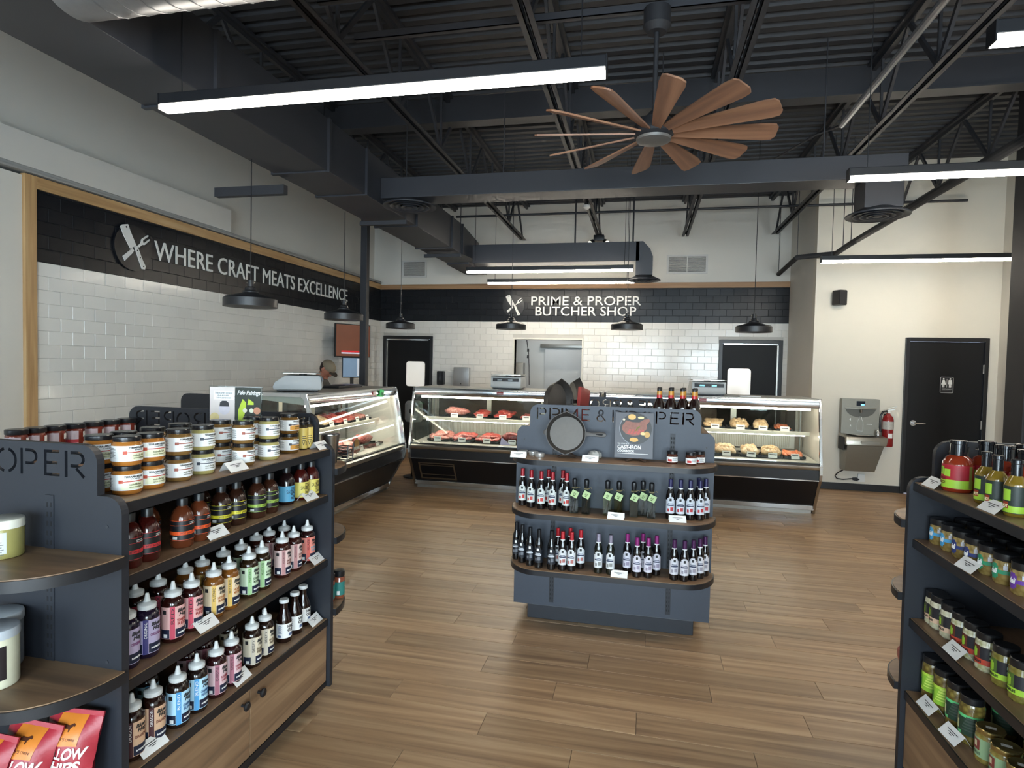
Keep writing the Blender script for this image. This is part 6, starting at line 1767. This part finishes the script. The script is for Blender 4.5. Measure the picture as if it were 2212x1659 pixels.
def tall_build(dark):
    def b():
        t = thing('tall_pickle_jar', '', 'jar', group='tall green-labelled pickle jars')
        obj('jar', MB().lathe([(0, 0), (.032, 0), (.037, .006), (.037, .13), (.033, .142), (0, .142)], 26), pickle_mat('tall_contents', '5a4a22', '8a7a3c'), t)
        obj('lid', MB().lathe([(0, .14), (.034, .14), (.035, .144), (.035, .162), (.032, .165), (0, .165)], 26), BLKCAP, t)
        lb = obj('label', MB().band(.0374, .034, .104, -100, 85, 20), M('tall_l_' + ('d' if dark else 'g'), '1f3a2c' if dark else '8fc03c', .45), t)
        for bb in (MB().band(.0378, .094, .104, -100, 85, 20), MB().band(.0378, .034, .044, -100, -20, 10)): obj('edge_band', bb, M('tall_band_d', '5fc47c', .45) if dark else M('tall_band', 'b5d94a', .45), lb)
        obj('pickle_shape', MB().band(.0381, .048, .078, -62, -34, 8).band(.0381, .078, .092, -58, -46, 4), M('tall_p_' + ('d' if dark else 'g'), 'd6dca8' if dark else '4f8a34', .5), lb)
        rays = MB()
        for k in range(5): rays.band(.038, .05 + k * .01, .054 + k * .011, -20 + 6 * k, 50, 6)
        obj('ray_print', rays, M('tall_r_' + ('d' if dark else 'g'), '3c4a40' if dark else 'c9e06a', .5), lb)
        obj('lettering', fit(text('DILL', .012, .0002, .0003), -.016, .016, .037, .043).bend(.0384, -60), INK, lb)
        return t
    return b


for y, d, lab in ((2.59, 0, 'tall lime-labelled pickle jar at the far left of the bottom shelf'), (2.495, 0, 'tall lime-labelled pickle jar second on the bottom shelf'), (2.40, 1, 'tall dark green pickle jar on the left of its pair, bottom shelf'), (2.31, 1, 'tall dark green pickle jar behind the second price tent, bottom shelf'), (2.36, 1, 'tall dark green pickle jar in the shaded back row, bottom shelf')):
    put('tp%d' % d, tall_build(d), (1.135 if 'shaded' not in lab else 1.26, y, .4345), -PI / 2 + .62, lab)


def mason():
    t = thing('mason_jar', '', 'jar', group='gold-rimmed pint jars')
    obj('jar', MB().lathe([(0, 0), (.036, 0), (.041, .006), (.041, .088), (.037, .1), (0, .1)], 28), pickle_mat('mason_contents', '7a6a30', '9c8c4c'), t)
    obj('lid_ring', MB().lathe([(.037, .096), (.0405, .097), (.0405, .103), (.0415, .105), (.0405, .112), (.038, .114), (.036, .113)], 28), M('brass_ring', 'b5a26a', .25, .9), t)
    ld = obj('lid', MB().lathe([(0, .108), (.0375, .108), (.0375, .1125), (0, .1125)], 28), BLKCAP, t)
    obj('lid_sticker', MB().box(-.014, .014, -.008, .008, .1125, .113), PAPER, ld, rot=(0, 0, .5), smooth=False)
    lb = obj('label', MB().band(.0414, .02, .082, -85, 85, 20), M('mason_sage', '8fac84', .5), t)
    obj('roundel', MB().band(.0417, .042, .076, -58, -18, 8), M('mason_maroon', '7a3a34', .5), lb); obj('roundel_face', MB().band(.042, .052, .07, -48, -32, 5), M('mason_cream', 'd9cfa8', .5), lb)
    obj('lettering', fit(text('PICKLES', .01, .0002), -.018, .018, .028, .036).bend(.0422, -38), M('mason_ink', '3a4a3a', .5), lb)
    return t


for x, y, lab in ((1.14, 2.205, 'sage-labelled pint jar with gold rim, left one'), (1.135, 2.11, 'sage-labelled pint jar with gold rim, front middle one'), (1.235, 2.13, 'sage-labelled pint jar with gold rim in the back row'), (1.13, 2.015, 'sage-labelled pint jar with gold rim at the lower right corner')):
    put('mason', mason, (x, y, .4345), -PI / 2 + .7, lab)
t = thing('jerky_bag', 'pinkish clear snack bag on the far end of the right gondola', 'snack bag', (1.12, 2.735, .456))
obj('bag', MB().ball((0, 0, .07), .055, .035, .085, 16, 10, lambda d: 1 + .1 * math.sin(6 * d.x + 4 * d.z)), M('bag_pink', 'a8655c', .3, noise=(40, .35)), t)
obj('seal', MB().box(-.04, .04, -.002, .002, .145, .17), M('bag_pink'), t, smooth=False)
# ================================================================== PERSON behind the left case
def skin_body(name, joints, edges, root):
    me = bpy.data.meshes.new(name); names = list(joints)
    me.from_pydata([joints[n][0] for n in names], [(names.index(a), names.index(b)) for a, b in edges], [])
    o = bpy.data.objects.new(name, me); COL.objects.link(o)
    md = o.modifiers.new('skin', 'SKIN'); md.use_smooth_shade = True
    for i, n in enumerate(names):
        sv = me.skin_vertices[0].data[i]; r = joints[n][1]; sv.radius = r if isinstance(r, tuple) else (r, r); sv.use_root = n == root
    o.modifiers.new('sub', 'SUBSURF').levels = 2
    bpy.context.view_layer.update()
    dg = bpy.context.evaluated_depsgraph_get()
    m2 = bpy.data.meshes.new_from_object(o.evaluated_get(dg))
    bpy.data.objects.remove(o)
    m2.shade_smooth(); m2.name = name
    return m2


P_ = thing('person', 'worker in a tan cap bending over behind the left meat case', 'person', (-4.70, 7.72, 0), -.1)
SKIN = M('skin', 'b0735c', .5, noise=(14, .06)); SHIRT = M('shirt_grey', '5d5a55', .8, noise=(30, .1)); PANTS = M('trousers_dark', '25272d', .8); HAIR = M('hair_dark', '2e2019', .7); CAP = M('cap_tan', '8a7d68', .8, noise=(60, .1)); CAPD = M('cap_brim_dark', '3a332b', .8)
# faces +X, torso bent forward, hands resting on the case work ledge
J = {'pelvis': ((0, 0, .95), (.15, .13)), 'belly': ((.04, 0, 1.1), (.145, .12)), 'chest': ((.12, 0, 1.28), (.17, .13)), 'neckb': ((.2, 0, 1.42), (.085, .08)), 'neck': ((.255, 0, 1.475), (.058, .058)), 'skull': ((.33, 0, 1.54), (.085, .078)),
     'ls': ((.16, .19, 1.36), .075), 'le': ((.3, .26, 1.12), .05), 'lw': ((.5, .2, 1.02), .034), 'lp': ((.57, .18, 1.005), (.042, .02)),
     'rs': ((.16, -.19, 1.36), .075), 're': ((.3, -.26, 1.12), .05), 'rw': ((.5, -.2, 1.02), .034), 'rp': ((.57, -.18, 1.005), (.042, .02)),
     'lh': ((0, .1, .88), .1), 'lk': ((.03, .11, .5), .065), 'la': ((-.02, .11, .09), .045), 'lt': ((.13, .13, .04), .042),
     'rh': ((0, -.1, .88), .1), 'rk': ((.03, -.11, .5), .065), 'ra': ((-.02, -.11, .09), .045), 'rt': ((.13, -.13, .04), .042)}
ED = [('pelvis', 'belly'), ('belly', 'chest'), ('chest', 'neckb'), ('neckb', 'neck'), ('neck', 'skull'), ('chest', 'ls'), ('ls', 'le'), ('le', 'lw'), ('lw', 'lp'), ('chest', 'rs'), ('rs', 're'), ('re', 'rw'), ('rw', 'rp'), ('pelvis', 'lh'), ('lh', 'lk'), ('lk', 'la'), ('la', 'lt'), ('pelvis', 'rh'), ('rh', 'rk'), ('rk', 'ra'), ('ra', 'rt')]
for s, sg in (('l', 1), ('r', -1)):
    for f in range(5):
        a = (.605, sg * (.155 + .016 * f), 1.004 - (.004 if f in (0, 3) else 0)) if f < 4 else (.57, sg * .138, 1.0)
        b = (a[0] + (.045 if f < 4 else .03), a[1] - sg * (.004 if f < 4 else .012), a[2] - .008); c = (b[0] + (.026 - .004 * abs(f - 1.5)) if f < 4 else b[0] + .018, b[1], b[2] - .014)
        J['%sf%da' % (s, f)] = (a, .0095); J['%sf%db' % (s, f)] = (b, .0085); J['%sf%dc' % (s, f)] = (c, .007)
        ED += [(s + 'p', '%sf%da' % (s, f)), ('%sf%da' % (s, f), '%sf%db' % (s, f)), ('%sf%db' % (s, f), '%sf%dc' % (s, f))]
body = obj('body', skin_body('body', J, ED, 'pelvis'), SKIN, P_)
TJ = {k: (J[k][0], tuple(x + .014 for x in J[k][1]) if isinstance(J[k][1], tuple) else J[k][1] + .014) for k in ('pelvis', 'belly', 'chest', 'neckb', 'ls', 'le', 'rs', 're')}
TJ['neckb'] = ((.185, 0, 1.405), (.1, .092))
obj('shirt', skin_body('shirt', TJ, [('pelvis', 'belly'), ('belly', 'chest'), ('chest', 'neckb'), ('chest', 'ls'), ('ls', 'le'), ('chest', 'rs'), ('rs', 're')], 'pelvis'), SHIRT, P_)
QJ = {k: (J[k][0], tuple(x + .016 for x in J[k][1]) if isinstance(J[k][1], tuple) else J[k][1] + .016) for k in ('pelvis', 'lh', 'lk', 'la', 'rh', 'rk', 'ra')}
obj('trousers', skin_body('trousers', QJ, [('pelvis', 'lh'), ('lh', 'lk'), ('lk', 'la'), ('pelvis', 'rh'), ('rh', 'rk'), ('rk', 'ra')], 'pelvis'), PANTS, P_)
for sg in (1, -1): obj('shoe', MB().ball((.05, sg * .12, .045), .14, .055, .045, 16, 8), BLK, P_)
# head details in a tilted head frame (forehead forward +x, crown +z)
hd = bpy.data.objects.new('head_frame', None)
Hm = Matrix.Translation((.345, 0, 1.565)) @ Matrix.Rotation(math.radians(46), 4, 'Y')


def hpart(name, mb, mat, par=None):
    mb.v = [tuple(Hm @ Vector(p)) for p in mb.v]
    return obj(name, mb, mat, par or P_, ang=60)


bpy.data.objects.remove(hd)
hpart('head', MB().ball((0, 0, 0), .1, .078, .118, 20, 14, lambda d: 1 - .1 * max(0, -d.z) * (1 if abs(d.y) > .3 else .4)).ball((.1, 0, -.015), .02, .014, .022, 10, 8).ball((.075, 0, -.095), .03, .035, .022, 10, 8), SKIN, body)
for sg in (1, -1):
    hpart('ear', MB().ball((-.01, sg * .078, -.005), .022, .012, .034, 10, 8), SKIN, body)
    hpart('eye', MB().ball((.088, sg * .03, .015), .012, .013, .009, 10, 8), M('eye_white', 'd8d2c8', .3), body)
    hpart('eyebrow', MB().ball((.093, sg * .032, .034), .008, .02, .005, 10, 6), HAIR, body)
hpart('mouth', MB().ball((.095, 0, -.055), .008, .024, .006, 10, 6), M('lip', '8c4f45', .5), body)
hpart('hair', MB().ball((-.012, 0, .01), .104, .083, .108, 20, 12, lambda d: 1 if d.x < .25 or d.z > .3 else .86), HAIR)
cp = MB()
cp.ball((-.004, 0, .045), .112, .09, .09, 22, 12, lambda d: 1 if d.z > -.15 else .93)
o = hpart('cap', cp, CAP)
br = MB(); pts = []
for i in range(13):
    a = math.radians(-78 + 156 * i / 12); pts.append((.075 + .105 * math.cos(a), .085 * math.sin(a)))
br.prism(pts, .03, .037, 'z'); hpart('brim', br, CAPD, o)
hpart('cap_button', MB().ball((-.004, 0, .136), .009, .009, .006, 8, 6), CAP, o)
hpart('cap_strap', MB().box(-.112, -.1, -.035, .035, .0, .022), CAPD, o)
